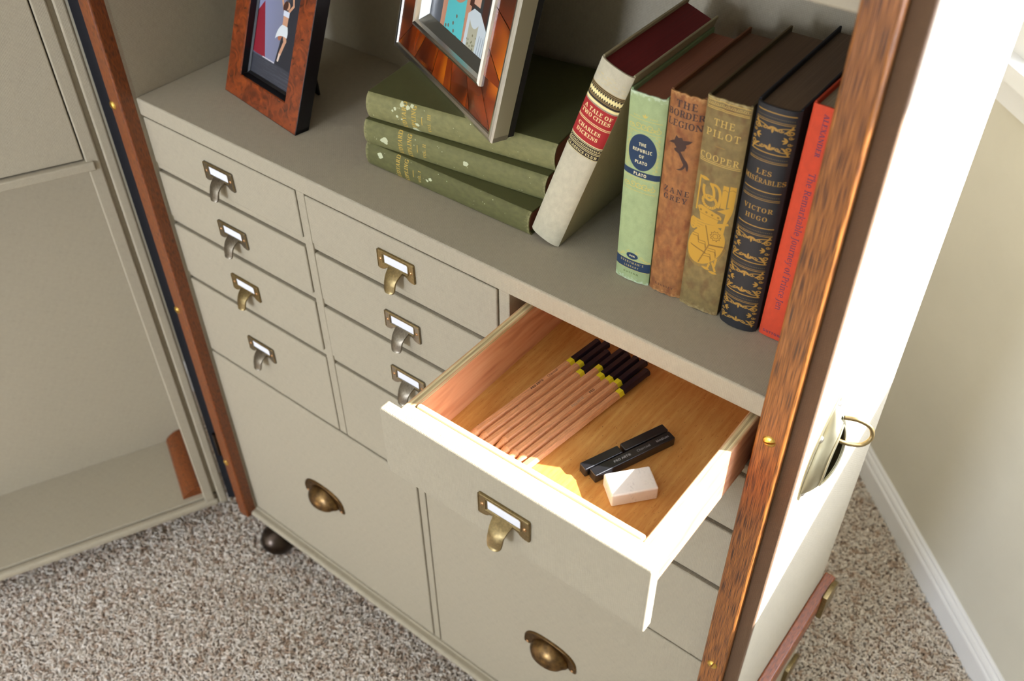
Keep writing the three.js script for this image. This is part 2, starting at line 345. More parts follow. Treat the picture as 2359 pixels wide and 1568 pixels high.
function tongueGeo() { // finger tongue: leaves the plate below the window, swings out and down, thickened lip
  const path = [[-0.0045, 0.0012], [-0.0065, 0.0050], [-0.0095, 0.0098], [-0.0140, 0.0140], [-0.0195, 0.0165], [-0.0250, 0.0178], [-0.0292, 0.0190], [-0.0312, 0.0206]];
  const c = new THREE.CatmullRomCurve3(path.map(([y, z]) => new THREE.Vector3(0, y, z)));
  const at = (s, t, off) => {
    const p = c.getPoint(1 - t), tg = c.getTangent(1 - t), n = new THREE.Vector3(0, tg.z, -tg.y);
    const k = 1 - t, half = 0.0125 - 0.0035 * Math.min(1, k * 2) - 0.003 * Math.pow(k, 6);
    const x = (s - 0.5) * 2, dome = 0.0022 * (1 - x * x);
    return [x * half, p.y + n.y * (off + dome * 0.0) + 0, p.z + n.z * (off)].map((v, i) => i === 2 ? v - 0.0018 * x * x : v);
  };
  const th = 0.0013;
  const g = sheet(8, 18, (s, t) => at(s, t, -th), (s, t) => at(s, t, th));
  return g;
}
const [plateGeo, plateRim] = labelPlateGeo().map((g) => boxUV(g, [0.05, 0.05])), tongue = boxUV(tongueGeo(), [0.05, 0.05]);
const cardGeo = bx(-0.0206, 0.0206, -0.0040, 0.0104, 0, 0.0011, 0.0003), tinyScrew = slotScrew(0.0022);
function labelPull(parent, x, y, z, dark) {
  const at = new THREE.Vector3(x, y, z), m = dark ? antiqueDark : antique;
  mesh('label_holder', plateGeo, m, parent, at);
  mesh('holder_rim', plateRim, antique, parent, at);
  mesh('finger_pull', tongue, dark ? antiqueDark : antique, parent, at);
  mesh('label_card', cardGeo, card, parent, at);
  for (const s of [-1, 1]) { const q = mesh('screw', tinyScrew, copperScrew, parent, at.clone().add(new THREE.Vector3(s * 0.0256, 0.0012, 0.0022))); q.rotation.z = s + x * 7; }
}
function cupPullGeo() {
  const a = 0.036, b = 0.033, d = 0.0235;
  const f = (k) => (s, t) => { // s along the rim, t from the plate to the front lip
    const th = Math.PI * (1 - s), ps = (1 - t) * Math.PI / 2 * 0.98;
    const cx = Math.cos(th), sy = Math.sin(th);
    return [a * k * cx * (0.82 + 0.18 * Math.sin(ps)), b * k * sy * Math.sin(ps) - 0.015 - (1 - k) * 0.004, d * k * Math.cos(ps) * (0.35 + 0.65 * sy) + 0.0012];
  };
  const cup = sheet(28, 12, f(1), f(0.94));
  const s = new THREE.Shape(); // flange
  const n = 30;
  for (let i = 0; i <= n; i++) { const th = Math.PI * i / n, c = Math.cos(th), q = Math.sin(th); const x = 0.0495 * Math.sign(c) * Math.pow(Math.abs(c), 0.8), y = -0.0165 + 0.0405 * Math.pow(q, 0.62); i ? s.lineTo(x, y) : s.moveTo(x, y); }
  s.quadraticCurveTo(-0.0495, -0.020, -0.044, -0.020); s.quadraticCurveTo(-0.038, -0.0195, -0.035, -0.014);
  s.lineTo(0.035, -0.014); s.quadraticCurveTo(0.038, -0.0195, 0.044, -0.020); s.quadraticCurveTo(0.0495, -0.020, 0.0495, -0.0165);
  const flange = new THREE.ExtrudeGeometry(s, { depth: 0.0012, bevelEnabled: true, bevelSize: 0.0008, bevelThickness: 0.0008, bevelSegments: 2 });
  const rim = []; for (let i = 0; i <= 24; i++) { const th = Math.PI * (0.03 + 0.94 * i / 24), c = Math.cos(th); rim.push(new THREE.Vector3(0.0485 * Math.sign(c) * Math.pow(Math.abs(c), 0.8), -0.0165 + 0.0392 * Math.pow(Math.sin(th), 0.62), 0.0022)); }
  return merge([cup, flange, new THREE.TubeGeometry(new THREE.CatmullRomCurve3(rim), 48, 0.0011, 6)]);
}
const cupGeo = boxUV(cupPullGeo(), [0.08, 0.08]), rivetGeo = new THREE.SphereGeometry(0.0026, 10, 6);

// --- closed drawers
const colsX = [[0.0015, 0.3234], [0.3425, 0.6613], [0.681, XR - 0.0015]];
const pullY = [-0.042, -0.142, -0.242, -0.372];
for (let c = 0; c < 3; c++) for (let r = 0; r < 4; r++) {
  if (c === 2 && r === 0) continue;
  const [x0, x1] = colsX[c], jz = rr(-0.0008, 0.0008), jx = rr(-0.0006, 0.0006);
  const y1 = rowsY[r] - (r ? 0.0005 : 0.0028), y0 = rowsY[r + 1] + (r === 3 ? 0.0045 : 0.0152);
  const d = tp('drawer', bx(x0 + jx, x1 + jx, y0, y1, -0.02, jz, 0.0022, 3), fabric);
  labelPull(d, (x0 + x1) / 2, pullY[r], jz + 0.0006, (c + r * 2) % 3 !== 1);
}
for (const [x0, x1] of [[0.0015, 0.4905], [0.5095, XR - 0.0015]]) {
  const d = tp('large_drawer', bx(x0, x1, YB, rowsY[4] - 0.0008, -0.02, 0, 0.0022, 3), fabric), cx = (x0 + x1) / 2;
  mesh('cup_pull', cupGeo, cupBrass, d, new THREE.Vector3(cx, -0.683, 0.0004));
  for (const s of [-1, 1]) { const q = mesh('rivet', rivetGeo, copperScrew, d, new THREE.Vector3(cx + s * 0.0435, -0.699, 0.0026)); q.scale.z = 0.5; }
}
// --- the open drawer
{
  const zf = 0.2185, zp = 0.2045, x0 = 0.686, x1 = 1.0035;
  const d = tp('open_drawer', bx(x0, x1, -0.094, 0, zp, zf, 0.0022, 3), fabric);
  d.userData.label = 'drawer pulled out, canvas front over a plywood box';
  const add = (name, g, m, tile, grain) => mesh(name, boxUV(g, tile || [0.12, 0.3], grain || 'z', [rnd(), rnd()]), m, d);
  const yT = -0.0125, yF = -0.075, z0 = -0.086;
  add('side_panel', bx(0.694, 0.7055, -0.083, yT - 0.003, z0, 0.2, 0.0008), sideWood);
  add('side_panel', bx(0.976, 0.9875, -0.083, yT - 0.003, z0, 0.2, 0.0008), sideWood);
  for (const [a, b] of [[0.694, 0.7055], [0.976, 0.9875]]) {
    const g = bx(a, b, yT - 0.0034, yT, z0, 0.1985, 0.0016, 3); const h = boxUV(g, [(b - a), 0.25], 'z'); const uv = h.attributes.uv;
    for (let i = 0; i < uv.count; i++) uv.setX(i, uv.getX(i) - a / (b - a));
    mesh('plywood_edge', h, plyEdge, d);
  }
  add('box_front', bx(0.6935, 0.988, -0.083, yT + 0.0005, 0.1865, 0.1985, 0.003, 3), pine, [0.1, 0.3], 'x');
  add('box_front_lining', bx(0.706, 0.9755, -0.075, yT + 0.002, 0.1805, 0.187, 0.0022, 3), pine, [0.1, 0.3], 'x');
  add('back_panel', bx(0.7055, 0.976, -0.083, yT, z0, z0 + 0.01, 0.0008), sideWood, [0.12, 0.3], 'x');
  const bot = bx(0.7045, 0.977, -0.083, yF, z0 + 0.002, 0.188, 0);
  { const g = bot.toNonIndexed(), p = g.attributes.position, uv = g.attributes.uv; for (let i = 0; i < p.count; i++) uv.setXY(i, 1 - (p.getZ(i) + 0.07) / 0.27, 1 - (p.getX(i) - 0.69) / 0.3); mesh('bottom_panel', g, bottomWood, d); }
  labelPull(d, (x0 + x1) / 2, -0.0475, zf + 0.0004, false);
  tp('drawer_runner', bx(0.9905, 0.9985, -0.09, -0.06, -0.28, -0.005, 0.001), oakRed, { tile: OT, grain: 'z' });
  tp('drawer_runner', bx(0.681, 0.6895, -0.09, -0.06, -0.28, -0.005, 0.001), oakRed, { tile: OT, grain: 'z' });
}
// --- wooden slat on the outside of the right wall, its corner clamp, carrying handle
tp('side_slat', bx(XR + XO, XR + XO + 0.017, -0.625, -0.585, ZB - 0.01, ZBAND - 0.02, 0.003, 3), oakRed, { tile: OT, grain: 'z' });
{
  const s = new THREE.Shape(); s.moveTo(-0.012, -0.026); s.quadraticCurveTo(0.03, -0.03, 0.046, 0); s.quadraticCurveTo(0.03, 0.03, -0.012, 0.026);
  const g = new THREE.ExtrudeGeometry(s, { depth: 0.004, bevelEnabled: true, bevelSize: 0.001, bevelThickness: 0.002, bevelSegments: 3 });
  g.rotateY(Math.PI / 2); g.translate(XR + XO + 0.018, -0.607, ZB + 0.028);
  tp('corner_clamp', g, antique, { tile: [0.08, 0.08] });
  tp('corner_clamp', g.clone().translate(-0.017, -0.235, 0.0), antique, { tile: [0.08, 0.08] });
}
{
  // pressed metal loop cap: lens-shaped plate, raised hood with a slot, ring
  const hx = XR + XO, cy = -0.038, cz = -0.033, tilt = -0.365;
  const place = (g) => g.rotateX(tilt).translate(hx, cy, cz);
  const s = new THREE.Shape(); s.moveTo(0, 0.062); s.quadraticCurveTo(0.012, 0.05, 0.02, 0.02); s.quadraticCurveTo(0.026, 0, 0.02, -0.02); s.quadraticCurveTo(0.012, -0.05, 0, -0.062); s.quadraticCurveTo(-0.012, -0.05, -0.02, -0.02); s.quadraticCurveTo(-0.026, 0, -0.02, 0.02); s.quadraticCurveTo(-0.012, 0.05, 0, 0.062);
  const plate = new THREE.ExtrudeGeometry(s, { depth: 0.001, bevelEnabled: true, bevelSize: 0.001, bevelThickness: 0.0008, bevelSegments: 2 }); plate.rotateY(Math.PI / 2);
  const hood = (k, a, q) => { const prof = Math.pow(Math.max(0, 1 - q * q), 0.75); return [0.001 + 0.021 * k * prof * Math.pow(Math.max(0, Math.cos(a)), 0.8), q * 0.054, -0.0185 * k * Math.sin(a) * (0.3 + 0.7 * prof)]; };
  const cut = (q, s) => -0.30 + s * 0.55 * Math.pow(Math.max(0, 1 - Math.pow((q - 0.02) / 0.66, 2)), 0.7); // slot along the crest
  const side = (s) => (k) => (u, t) => { const q = (t * 2 - 1) * 0.999, a = s < 0 ? mix(-Math.PI / 2, cut(q, -1), u) : mix(cut(q, 1), Math.PI / 2, u); return hood(k, a, q); };
  const shell = [-1, 1].map((s) => sheet(10, 28, side(s)(1), side(s)(0.92)));
  const capMetal = std({ color: 0xb0aa90, metalness: 1, roughnessMap: wear, roughness: 0.85 });
  tp('handle_loop', place(merge([plate, ...shell])), capMetal, { tile: [0.08, 0.08] });
  tp('slot_block', place(bx(0.002, 0.012, -0.034, 0.036, -0.009, 0.008, 0.003)), darkMatte);  // black block added inside the hollow hood, its colour standing for the shade
  for (const s of [-1, 1]) {
    const lip = []; for (let i = 0; i <= 24; i++) { const q = mix(-0.64, 0.68, i / 24); lip.push(new THREE.Vector3(...hood(1.01, cut(q, s), q))); }
    mesh('handle_lip', place(new THREE.TubeGeometry(new THREE.CatmullRomCurve3(lip), 40, 0.0011, 6)), capMetal, trunk, trunk.shift);
  }
  const pts = [[0.012, 0.044, 0.004], [0.024, 0.045, -0.002], [0.036, 0.040, -0.010], [0.040, 0.030, -0.013], [0.036, 0.021, -0.010], [0.025, 0.018, -0.002], [0.014, 0.019, 0.004]].map((p) => new THREE.Vector3(...p));
  mesh('ring', place(new THREE.TubeGeometry(new THREE.CatmullRomCurve3(pts), 48, 0.0024, 8)), antique, trunk, trunk.shift);
  const rv = new THREE.SphereGeometry(0.0042, 12, 8);
  for (const [y, z] of [[0.052, 0], [-0.053, 0], [0.018, 0.017]]) mesh('rivet', place(rv.clone().scale(0.6, 1, 1).translate(0.002, y, z)), steel, trunk, trunk.shift);
}
// --- casters
function casterGeo() {
  const ball = new THREE.SphereGeometry(0.0345, 28, 18);
  const hood = sheet(20, 8, (s, t) => { const a = s * Math.PI * 2, b = 0.05 + t * 1.15; return [0.0368 * Math.sin(b) * Math.cos(a), 0.0368 * Math.cos(b), 0.0368 * Math.sin(b) * Math.sin(a)]; }, (s, t) => { const a = s * Math.PI * 2, b = 0.05 + t * 1.15; return [0.0352 * Math.sin(b) * Math.cos(a), 0.0352 * Math.cos(b), 0.0352 * Math.sin(b) * Math.sin(a)]; });
  hood.rotateZ(-0.9);
  const stem = new THREE.CylinderGeometry(0.006, 0.008, 0.03, 12).translate(0.006, 0.034, -0.008);
  return [ball, hood, stem];
}
for (const [x, z] of [[0.055, 0.006], [0.985, -0.02], [0.985, -0.275], [0.04, -0.275]]) {
  const [b, h, st] = casterGeo(), at = new THREE.Vector3(x, FLOOR + 0.033, z).add(trunk.shift);
  const cst = mesh('caster', b, bronze, trunk, at);
  mesh('caster_hood', h, bronze, cst); mesh('caster_stem', st, brass, cst);
}
// --- the other half of the trunk, swung open to the left on its hinge
{
  // local: x = -u (u runs from the hinge along the rim), z = n (out of the opening), y as the trunk
  const hinge = new THREE.Vector3(-0.08505, 0, 0.04399), turn = Math.acos(0.43939);
  const lb = (u0, u1, y0, y1, n0, n1, r = 0.0025) => bx(-u1, -u0, y0, y1, n0, n1, r, 3);
  const LU = 1.075, D = 0.212;
  const lid = mesh('lid', boxUV(lb(-0.024, LU, YLOW, YTOP, -D - 0.018, -D, 0.005), FT), fabric, trunk, hinge.clone().add(trunk.shift));
  lid.rotation.y = turn; lid.userData.label = 'open canvas-covered lid half hinged at the left';
  const add = (name, g, m = fabric, o = {}) => mesh(name, boxUV(g, o.tile || FT, o.grain || 'y', [rnd(), rnd()]), m, lid);
  add('side_wall', lb(-0.026, -0.0095, YLOW - 0.002, YTOP, -D - 0.018, 0, 0.004));
  add('side_lining', lb(-0.0025, 0.018, YLOW + 0.016, YTOP - 0.01, -D, -0.001, 0.003));
  add('groove_lining', lb(-0.0097, -0.0023, YLOW + 0.016, YTOP - 0.01, -D, -0.010, 0.0008));
  add('side_wall', lb(LU - 0.017, LU, YLOW, YTOP, -D - 0.018, 0, 0.004));
  add('bottom_rim', lb(-0.0095, LU - 0.017, YLOW - 0.002, YLOW + 0.0150, -0.016, 0.0, 0.006));
  add('bottom_panel', lb(-0.0095, LU - 0.017, YLOW, YLOW + 0.0185, -D, -0.0165, 0.001));
  add('top_panel', lb(-0.0095, LU - 0.017, YTOP - 0.02, YTOP, -D, 0, 0.004));
  add('front_panel', lb(0.0200, LU - 0.03, -0.0825, YTOP - 0.025, -0.03, -0.005, 0.002));
  add('shelf', lb(0.006, LU - 0.03, -0.1005, -0.0850, -D, 0.004, 0.003));
  const runner = new THREE.Shape(); runner.moveTo(0, 0); runner.lineTo(0.039, 0); runner.lineTo(0.037, 0.006); runner.quadraticCurveTo(0.02, 0.024, 0.004, 0.022); runner.lineTo(0, 0.02);
  const rg = new THREE.ExtrudeGeometry(runner, { depth: D - 0.030, bevelEnabled: true, bevelSize: 0.0008, bevelThickness: 0.0008, bevelSegments: 2 });
  rg.rotateY(Math.PI).scale(1, 1, 1).translate(-0.0185, YLOW + 0.0185, -0.029);
  add('wood_runner', rg, oakRed, { tile: OT, grain: 'z' });
  add('corner_plate', lb(-0.0085, 0.004, YLOW + 0.012, YLOW + 0.030, -0.02, -0.004, 0.002), antiqueDark, { tile: [0.05, 0.05] });
}
// hinge side: dark sheet closing the gap, and two hinge leaves
{
  const pts = [[-0.0275, 0.0125], [-0.045, 0.0105], [-0.058, 0.004], [-0.066, 0.006], [-0.0755, 0.016]];
  const c = new THREE.CatmullRomCurve3(pts.map(([x, z]) => new THREE.Vector3(x, 0, z)));
  const f = (o) => (s, t) => { const p = c.getPoint(s), tg = c.getTangent(s); return [p.x - tg.z * o, mix(YLOW + 0.005, YTOP, t), p.z + tg.x * o]; };
  mesh('gap_sheet', sheet(20, 4, (s, t) => f(-0.0006)(1 - s, t), (s, t) => f(0.0006)(1 - s, t)), darkMatte, trunk, trunk.shift);
  for (const y of [-0.74, 0.3]) {
    const k = new THREE.CylinderGeometry(0.0045, 0.0045, 0.06, 12).translate(-0.056, y, 0.0145);
    mesh('hinge', merge([k, bx(-0.056, -0.034, y - 0.03, y + 0.03, 0.0135, 0.0155, 0.0005)]), bronze, trunk, trunk.shift);
  }
}

// ---------------------------------------------------------------- books
const GOLD = '#d8a43a';
function clothCanvas(w, h, rgb, draw, o = {}) { // book cloth with grain, rubbing and stains, then the print
  return canvasTex(w, h, (g) => {
    const im = g.createImageData(w, h), sd = o.seed || 1;
    for (let y = 0; y < h; y++) for (let x = 0; x < w; x++) {
      const n = fbm(x / 40 + sd * 9, y / 60, sd, 3), f = noise(x * 0.55, y * 0.12, sd) * 0.5 + noise(x * 0.12, y * 0.55, sd + 3) * 0.5;
      let k = 1 + (o.stain || 0.12) * n + 0.08 * f;
      let c = [rgb[0] * k, rgb[1] * k, rgb[2] * k];
      if (o.worn) { const e = Math.min(y / h, 1 - y / h), q = fbm(x / 22, y / 22, sd + 5, 3); const a = clamp((0.022 - e) * 40 + q * 1.6 - 0.1) * (e < 0.05 ? 1 : 0); c = mix3(c, o.worn, a * 0.8); }
      if (o.patch) { const q = fbm(x / 70, y / 110, sd + 8, 4); c = mix3(c, o.patch, clamp(q * 2.2) * 0.75); }
      const i = (y * w + x) * 4; im.data[i] = clamp(c[0], 0, 255); im.data[i + 1] = clamp(c[1], 0, 255); im.data[i + 2] = clamp(c[2], 0, 255); im.data[i + 3] = 255;
    }
    g.putImageData(im, 0, 0);
    draw(g, w, h);
  });
}
const line = (g, y, w, x0, x1, col, W) => { g.fillStyle = col; g.fillRect(x0 * W, y - w / 2, (x1 - x0) * W, w); };
function text(g, s, x, y, size, col, font = 'bold serif', spread = 0, stretch = 1) {
  g.save(); g.translate(x, y); g.scale(stretch, 1); g.fillStyle = col; const [wgt, fam] = font.includes('bold') ? ['bold ', font.replace('bold ', '')] : ['', font];
  g.font = wgt + size + 'px ' + fam; g.textAlign = 'left'; g.textBaseline = 'middle';
  const ws = [...s].map((c) => g.measureText(c).width + spread); let t = -ws.reduce((a, b) => a + b, 0) / 2 + spread / 2;
  [...s].forEach((c, i) => { g.fillText(c, t, 0); t += ws[i]; }); g.restore();
}
function scroll(g, x, y, r, dir, col, lw) { // a leafy spiral
  g.strokeStyle = col; g.lineWidth = lw; g.beginPath();
  for (let i = 0; i <= 40; i++) { const a = i / 40 * 4.2 * Math.PI / 1.6, q = r * (1 - i / 48), px = x + dir * Math.cos(a) * q, py = y + Math.sin(a) * q * 0.8; i ? g.lineTo(px, py) : g.moveTo(px, py); }
  g.stroke();
}
function leaf(g, x, y, l, a, col) { g.save(); g.translate(x, y); g.rotate(a); g.fillStyle = col; g.beginPath(); g.moveTo(0, 0); g.quadraticCurveTo(l * 0.5, -l * 0.35, l, 0); g.quadraticCurveTo(l * 0.5, l * 0.35, 0, 0); g.fill(); g.restore(); }
const spineArt = {
  plato: clothCanvas(256, 1376, [156, 172, 122], (g, w, h) => {
    const G = '#c9b45a', N = '#1d3450', T = '#ecdca8';
    for (const s of [-1, 1]) { for (let i = 0; i < 4; i++) leaf(g, w * (0.5 + s * (0.14 + i * 0.05)), h * 0.112, 13, -1.57 + s * 0.5, G); leaf(g, w * 0.5, h * 0.11, 26, -1.57 + s * 0.8, G); }
    leaf(g, w * 0.5, h * 0.113, 32, -1.57, G);
    for (const y of [0.122, 0.183, 0.414, 0.482]) line(g, h * y, 3, 0.06, 0.94, G, w);
    for (const yy of [0.152, 0.448]) { for (const s of [-1, 1]) { scroll(g, w * (0.5 + s * 0.17), h * yy, 34, s, G, 4); scroll(g, w * (0.5 + s * 0.36), h * (yy + 0.006), 24, -s, G, 3.5); for (let i = 0; i < 4; i++) leaf(g, w * (0.5 + s * (0.08 + i * 0.1)), h * (yy + 0.014 - i * 0.006), 16, i * 1.4 * s, G); } scroll(g, w * 0.5, h * yy, 30, 1, G, 4); }
    g.strokeStyle = G; g.lineWidth = 2.5;
    for (let i = 0; i < 26; i++) for (const s of [-1, 1]) { const yy = h * (0.192 + i * 0.0069); g.beginPath(); g.arc(w * (0.5 + s * (0.34 + 0.08 * Math.abs(Math.sin(i)))), yy, 5, 0, 5); g.stroke(); }
    g.fillStyle = N; g.beginPath(); g.ellipse(w * 0.5, h * 0.28, w * 0.385, h * 0.091, 0, 0, 7); g.fill();
    ['THE', 'REPUBLIC', 'OF', 'PLATO'].forEach((s, i) => text(g, s, w / 2, h * [0.240, 0.270, 0.300, 0.330][i], 31, T, 'bold sans-serif', 2, 0.86));
    g.fillStyle = N; g.fillRect(0, h * 0.376, w, h * 0.030); text(g, 'PLATO', w / 2, h * 0.392, 31, T, 'bold sans-serif', 2, 0.9);
    for (const s of [-1, 1]) { scroll(g, w * (0.5 + s * 0.27), h * 0.846, 18, s, G, 3); for (let i = 0; i < 4; i++) leaf(g, w * (0.5 + s * (0.3 + i * 0.05)), h * (0.855 + i * 0.003), 18, s > 0 ? 0.3 : 2.8, G); scroll(g, w * (0.5 + s * 0.12), h * 0.824, 14, s, G, 3); }
    g.fillStyle = N; g.beginPath(); g.ellipse(w * 0.5, h * 0.848, w * 0.17, h * 0.018, 0, 0, 7); g.fill(); text(g, '64A', w / 2, h * 0.848, 22, T, 'bold sans-serif', 2);
    g.fillRect(0, 0, 0, 0); g.fillStyle = N; g.fillRect(0, h * 0.873, w, h * 0.054); g.fillStyle = G; g.fillRect(0, h * 0.871, w, 3); g.fillRect(0, h * 0.927, w, 3);
    text(g, "EVERYMAN'S", w / 2, h * 0.889, 23, '#b9a36a', 'bold sans-serif', 5, 0.95); text(g, 'LIBRARY', w / 2, h * 0.911, 21, '#b9a36a', 'bold sans-serif', 5, 0.95);
    text(g, 'DUTTON', w / 2, h * 0.953, 22, '#5d6a35', 'bold sans-serif', 5);
  }, { seed: 3, stain: 0.1, worn: [206, 222, 196] }),
  zane: clothCanvas(256, 1500, [150, 98, 52], (g, w, h) => {
    const D = '#3d2a26';
    text(g, 'THE', w * 0.53, h * 0.046, 66, D, 'bold serif', 6); text(g, 'BORDER', w * 0.52, h * 0.087, 62, D, 'bold serif', 0, 0.98); text(g, 'LEGION', w * 0.52, h * 0.132, 62, D, 'bold serif', 0, 1);
    g.fillStyle = '#40291f'; g.save(); g.translate(w * 0.5, h * 0.25); g.scale(1.0, 1.0);
    g.beginPath(); g.moveTo(-52, -62); g.lineTo(-40, -98); g.lineTo(-22, -84); g.lineTo(4, -92); g.lineTo(14, -74); g.quadraticCurveTo(60, -84, 78, -84); g.quadraticCurveTo(60, -58, 36, -50); g.lineTo(42, -34); g.lineTo(34, -20); g.lineTo(30, -8); g.lineTo(4, 4); g.quadraticCurveTo(30, 40, 56, 62); g.quadraticCurveTo(78, 92, 66, 130); g.quadraticCurveTo(54, 112, 50, 96); g.quadraticCurveTo(34, 140, -14, 132); g.quadraticCurveTo(28, 122, 34, 86); g.quadraticCurveTo(10, 52, -8, 20); g.lineTo(-40, 8); g.lineTo(-46, -6); g.lineTo(-30, -16); g.lineTo(-50, -38); g.quadraticCurveTo(-76, -40, -92, -32); g.quadraticCurveTo(-76, -54, -52, -62); g.fill(); g.restore();
    text(g, 'ZANE', w * 0.52, h * 0.444, 54, D, 'bold serif', 12); text(g, 'GREY', w * 0.51, h * 0.481, 54, D, 'bold serif', 9); text(g, 'GROSSET', w * 0.5, h * 0.955, 26, '#4a2c1c', 'bold serif', 4);
  }, { seed: 5, stain: 0.3, worn: [196, 150, 92], patch: [108, 56, 24] }),
  pilot: clothCanvas(280, 1568, [126, 106, 62], (g, w, h) => {
    const G = '#c8a452', L = '#bd9030';
    for (const y of [0.012, 0.040, 0.046, 0.267, 0.274]) line(g, h * y, 4, 0.03, 0.97, '#c8a452', w);
    g.strokeStyle = '#b99a52'; g.lineWidth = 3; for (let i = 0; i < 22; i++) { g.beginPath(); g.arc(w * (0.05 + i * 0.043), h * 0.026, 7, 0, 4 + (i % 3)); g.stroke(); }
    text(g, 'THE', w * 0.48, h * 0.098, 62, G, 'serif', 5); text(g, 'PILOT', w * 0.48, h * 0.146, 64, G, 'serif', 8); line(g, h * 0.197, 4, 0.36, 0.58, '#9a7838', w); text(g, 'COOPER', w * 0.47, h * 0.249, 58, G, 'serif', 5);
    g.save(); g.lineJoin = 'round';
    // bow, rope coils, quiver, pot, shield, arrow heads
    g.strokeStyle = L; g.lineWidth = 11; g.beginPath(); g.moveTo(w * 0.12, h * 0.34); g.lineTo(w * 0.12, h * 0.5); g.stroke(); leaf(g, w * 0.1, h * 0.345, 70, 0.1, L);
    g.lineWidth = 18; g.beginPath(); g.moveTo(w * 0.24, h * 0.375); g.bezierCurveTo(w * 0.18, h * 0.43, w * 0.46, h * 0.46, w * 0.5, h * 0.415); g.bezierCurveTo(w * 0.5, h * 0.375, w * 0.36, h * 0.36, w * 0.4, h * 0.365); g.bezierCurveTo(w * 0.66, h * 0.35, w * 0.68, h * 0.42, w * 0.62, h * 0.46); g.stroke();
    g.beginPath(); g.ellipse(w * 0.42, h * 0.445, w * 0.17, h * 0.026, 0.4, 0, 7); g.stroke();
    g.strokeStyle = '#8d6c2a'; g.lineWidth = 2; for (let i = 0; i < 18; i++) { g.beginPath(); const a = i / 18 * 6.28; g.moveTo(w * 0.42 + Math.cos(a) * w * 0.14, h * 0.445 + Math.sin(a) * h * 0.021); g.lineTo(w * 0.42 + Math.cos(a + 0.2) * w * 0.2, h * 0.445 + Math.sin(a + 0.2) * h * 0.031); g.stroke(); }
    g.fillStyle = L; g.fillRect(w * 0.68, h * 0.352, w * 0.125, h * 0.105); g.fillRect(w * 0.83, h * 0.349, w * 0.135, h * 0.098); g.strokeStyle = '#8d6c2a'; g.lineWidth = 4; g.beginPath(); g.moveTo(w * 0.68, h * 0.376); g.lineTo(w * 0.74, h * 0.37); g.lineTo(w * 0.8, h * 0.376); g.moveTo(w * 0.83, h * 0.37); g.lineTo(w * 0.9, h * 0.364); g.lineTo(w * 0.96, h * 0.37); g.stroke();
    g.fillStyle = L; g.beginPath(); g.moveTo(w * 0.62, h * 0.475); g.lineTo(w * 0.97, h * 0.44); g.lineTo(w * 0.95, h * 0.475); g.lineTo(w * 0.86, h * 0.53); g.lineTo(w * 0.84, h * 0.6); g.lineTo(w * 0.76, h * 0.6); g.lineTo(w * 0.82, h * 0.48); g.fill();
    g.beginPath(); g.moveTo(w * 0.15, h * 0.484); g.quadraticCurveTo(w * 0.2, h * 0.47, w * 0.26, h * 0.472); g.lineTo(w * 0.68, h * 0.491); g.quadraticCurveTo(w * 0.78, h * 0.5, w * 0.74, h * 0.514); g.lineTo(w * 0.69, h * 0.512); g.lineTo(w * 0.66, h * 0.545); g.lineTo(w * 0.26, h * 0.54); g.lineTo(w * 0.22, h * 0.508); g.fill();
    g.fillStyle = '#8d6c2a'; for (let i = 0; i < 4; i++) { g.beginPath(); g.arc(w * (0.24 + i * 0.145), h * (0.494 + i * 0.0035), 8, 0, 7); g.fill(); } g.strokeStyle = '#8d6c2a'; g.lineWidth = 3; g.beginPath(); g.moveTo(w * 0.22, h * 0.507); g.lineTo(w * 0.7, h * 0.517); g.stroke();
    g.strokeStyle = L; g.lineWidth = 16; for (let i = 0; i < 4; i++) { g.beginPath(); g.moveTo(w * 0.05, h * (0.545 + i * 0.011)); g.quadraticCurveTo(w * 0.4, h * (0.555 + i * 0.012), w * (0.92 - i * 0.1), h * (0.525 + i * 0.014)); g.stroke(); }
    g.beginPath(); g.ellipse(w * 0.1, h * 0.57, w * 0.07, h * 0.024, 0, 0, 7); g.stroke();
    g.fillStyle = L; g.save(); g.translate(w * 0.47, h * 0.652); g.rotate(0.42); g.beginPath(); g.ellipse(0, 0, w * 0.40, h * 0.108, 0, 0, 7); g.fill();
    g.restore(); g.strokeStyle = '#7c5c22'; g.lineWidth = 4;
    g.beginPath(); g.moveTo(w * 0.42, h * 0.56); g.lineTo(w * 0.56, h * 0.645); g.lineTo(w * 0.36, h * 0.75); g.moveTo(w * 0.56, h * 0.645); g.lineTo(w * 0.9, h * 0.637); g.moveTo(w * 0.5, h * 0.69); g.lineTo(w * 0.1, h * 0.675); g.stroke();
    for (let i = 0; i < 16; i++) { const t = i / 16; for (const [ax, ay, bx2, by] of [[0.42, 0.56, 0.56, 0.645], [0.56, 0.645, 0.36, 0.75], [0.56, 0.645, 0.9, 0.637], [0.5, 0.69, 0.1, 0.675]]) { g.beginPath(); const px = w * mix(ax, bx2, t), py = h * mix(ay, by, t); g.moveTo(px - 5, py - 5); g.lineTo(px + 5, py + 5); g.stroke(); } }
    for (const o of [0, 0.012]) { g.beginPath(); g.moveTo(w * 0.12, h * (0.615 + o)); g.lineTo(w * 0.26, h * (0.612 + o)); g.lineTo(w * 0.3, h * (0.64 + o)); g.lineTo(w * 0.46, h * (0.637 + o)); g.lineTo(w * 0.5, h * (0.665 + o)); g.stroke(); g.beginPath(); g.moveTo(w * 0.55, h * (0.662 + o)); g.lineTo(w * 0.72, h * (0.66 + o)); g.lineTo(w * 0.76, h * (0.69 + o)); g.moveTo(w * 0.45, h * (0.695 + o)); g.lineTo(w * 0.62, h * (0.69 + o)); g.lineTo(w * 0.66, h * (0.715 + o)); g.stroke(); }
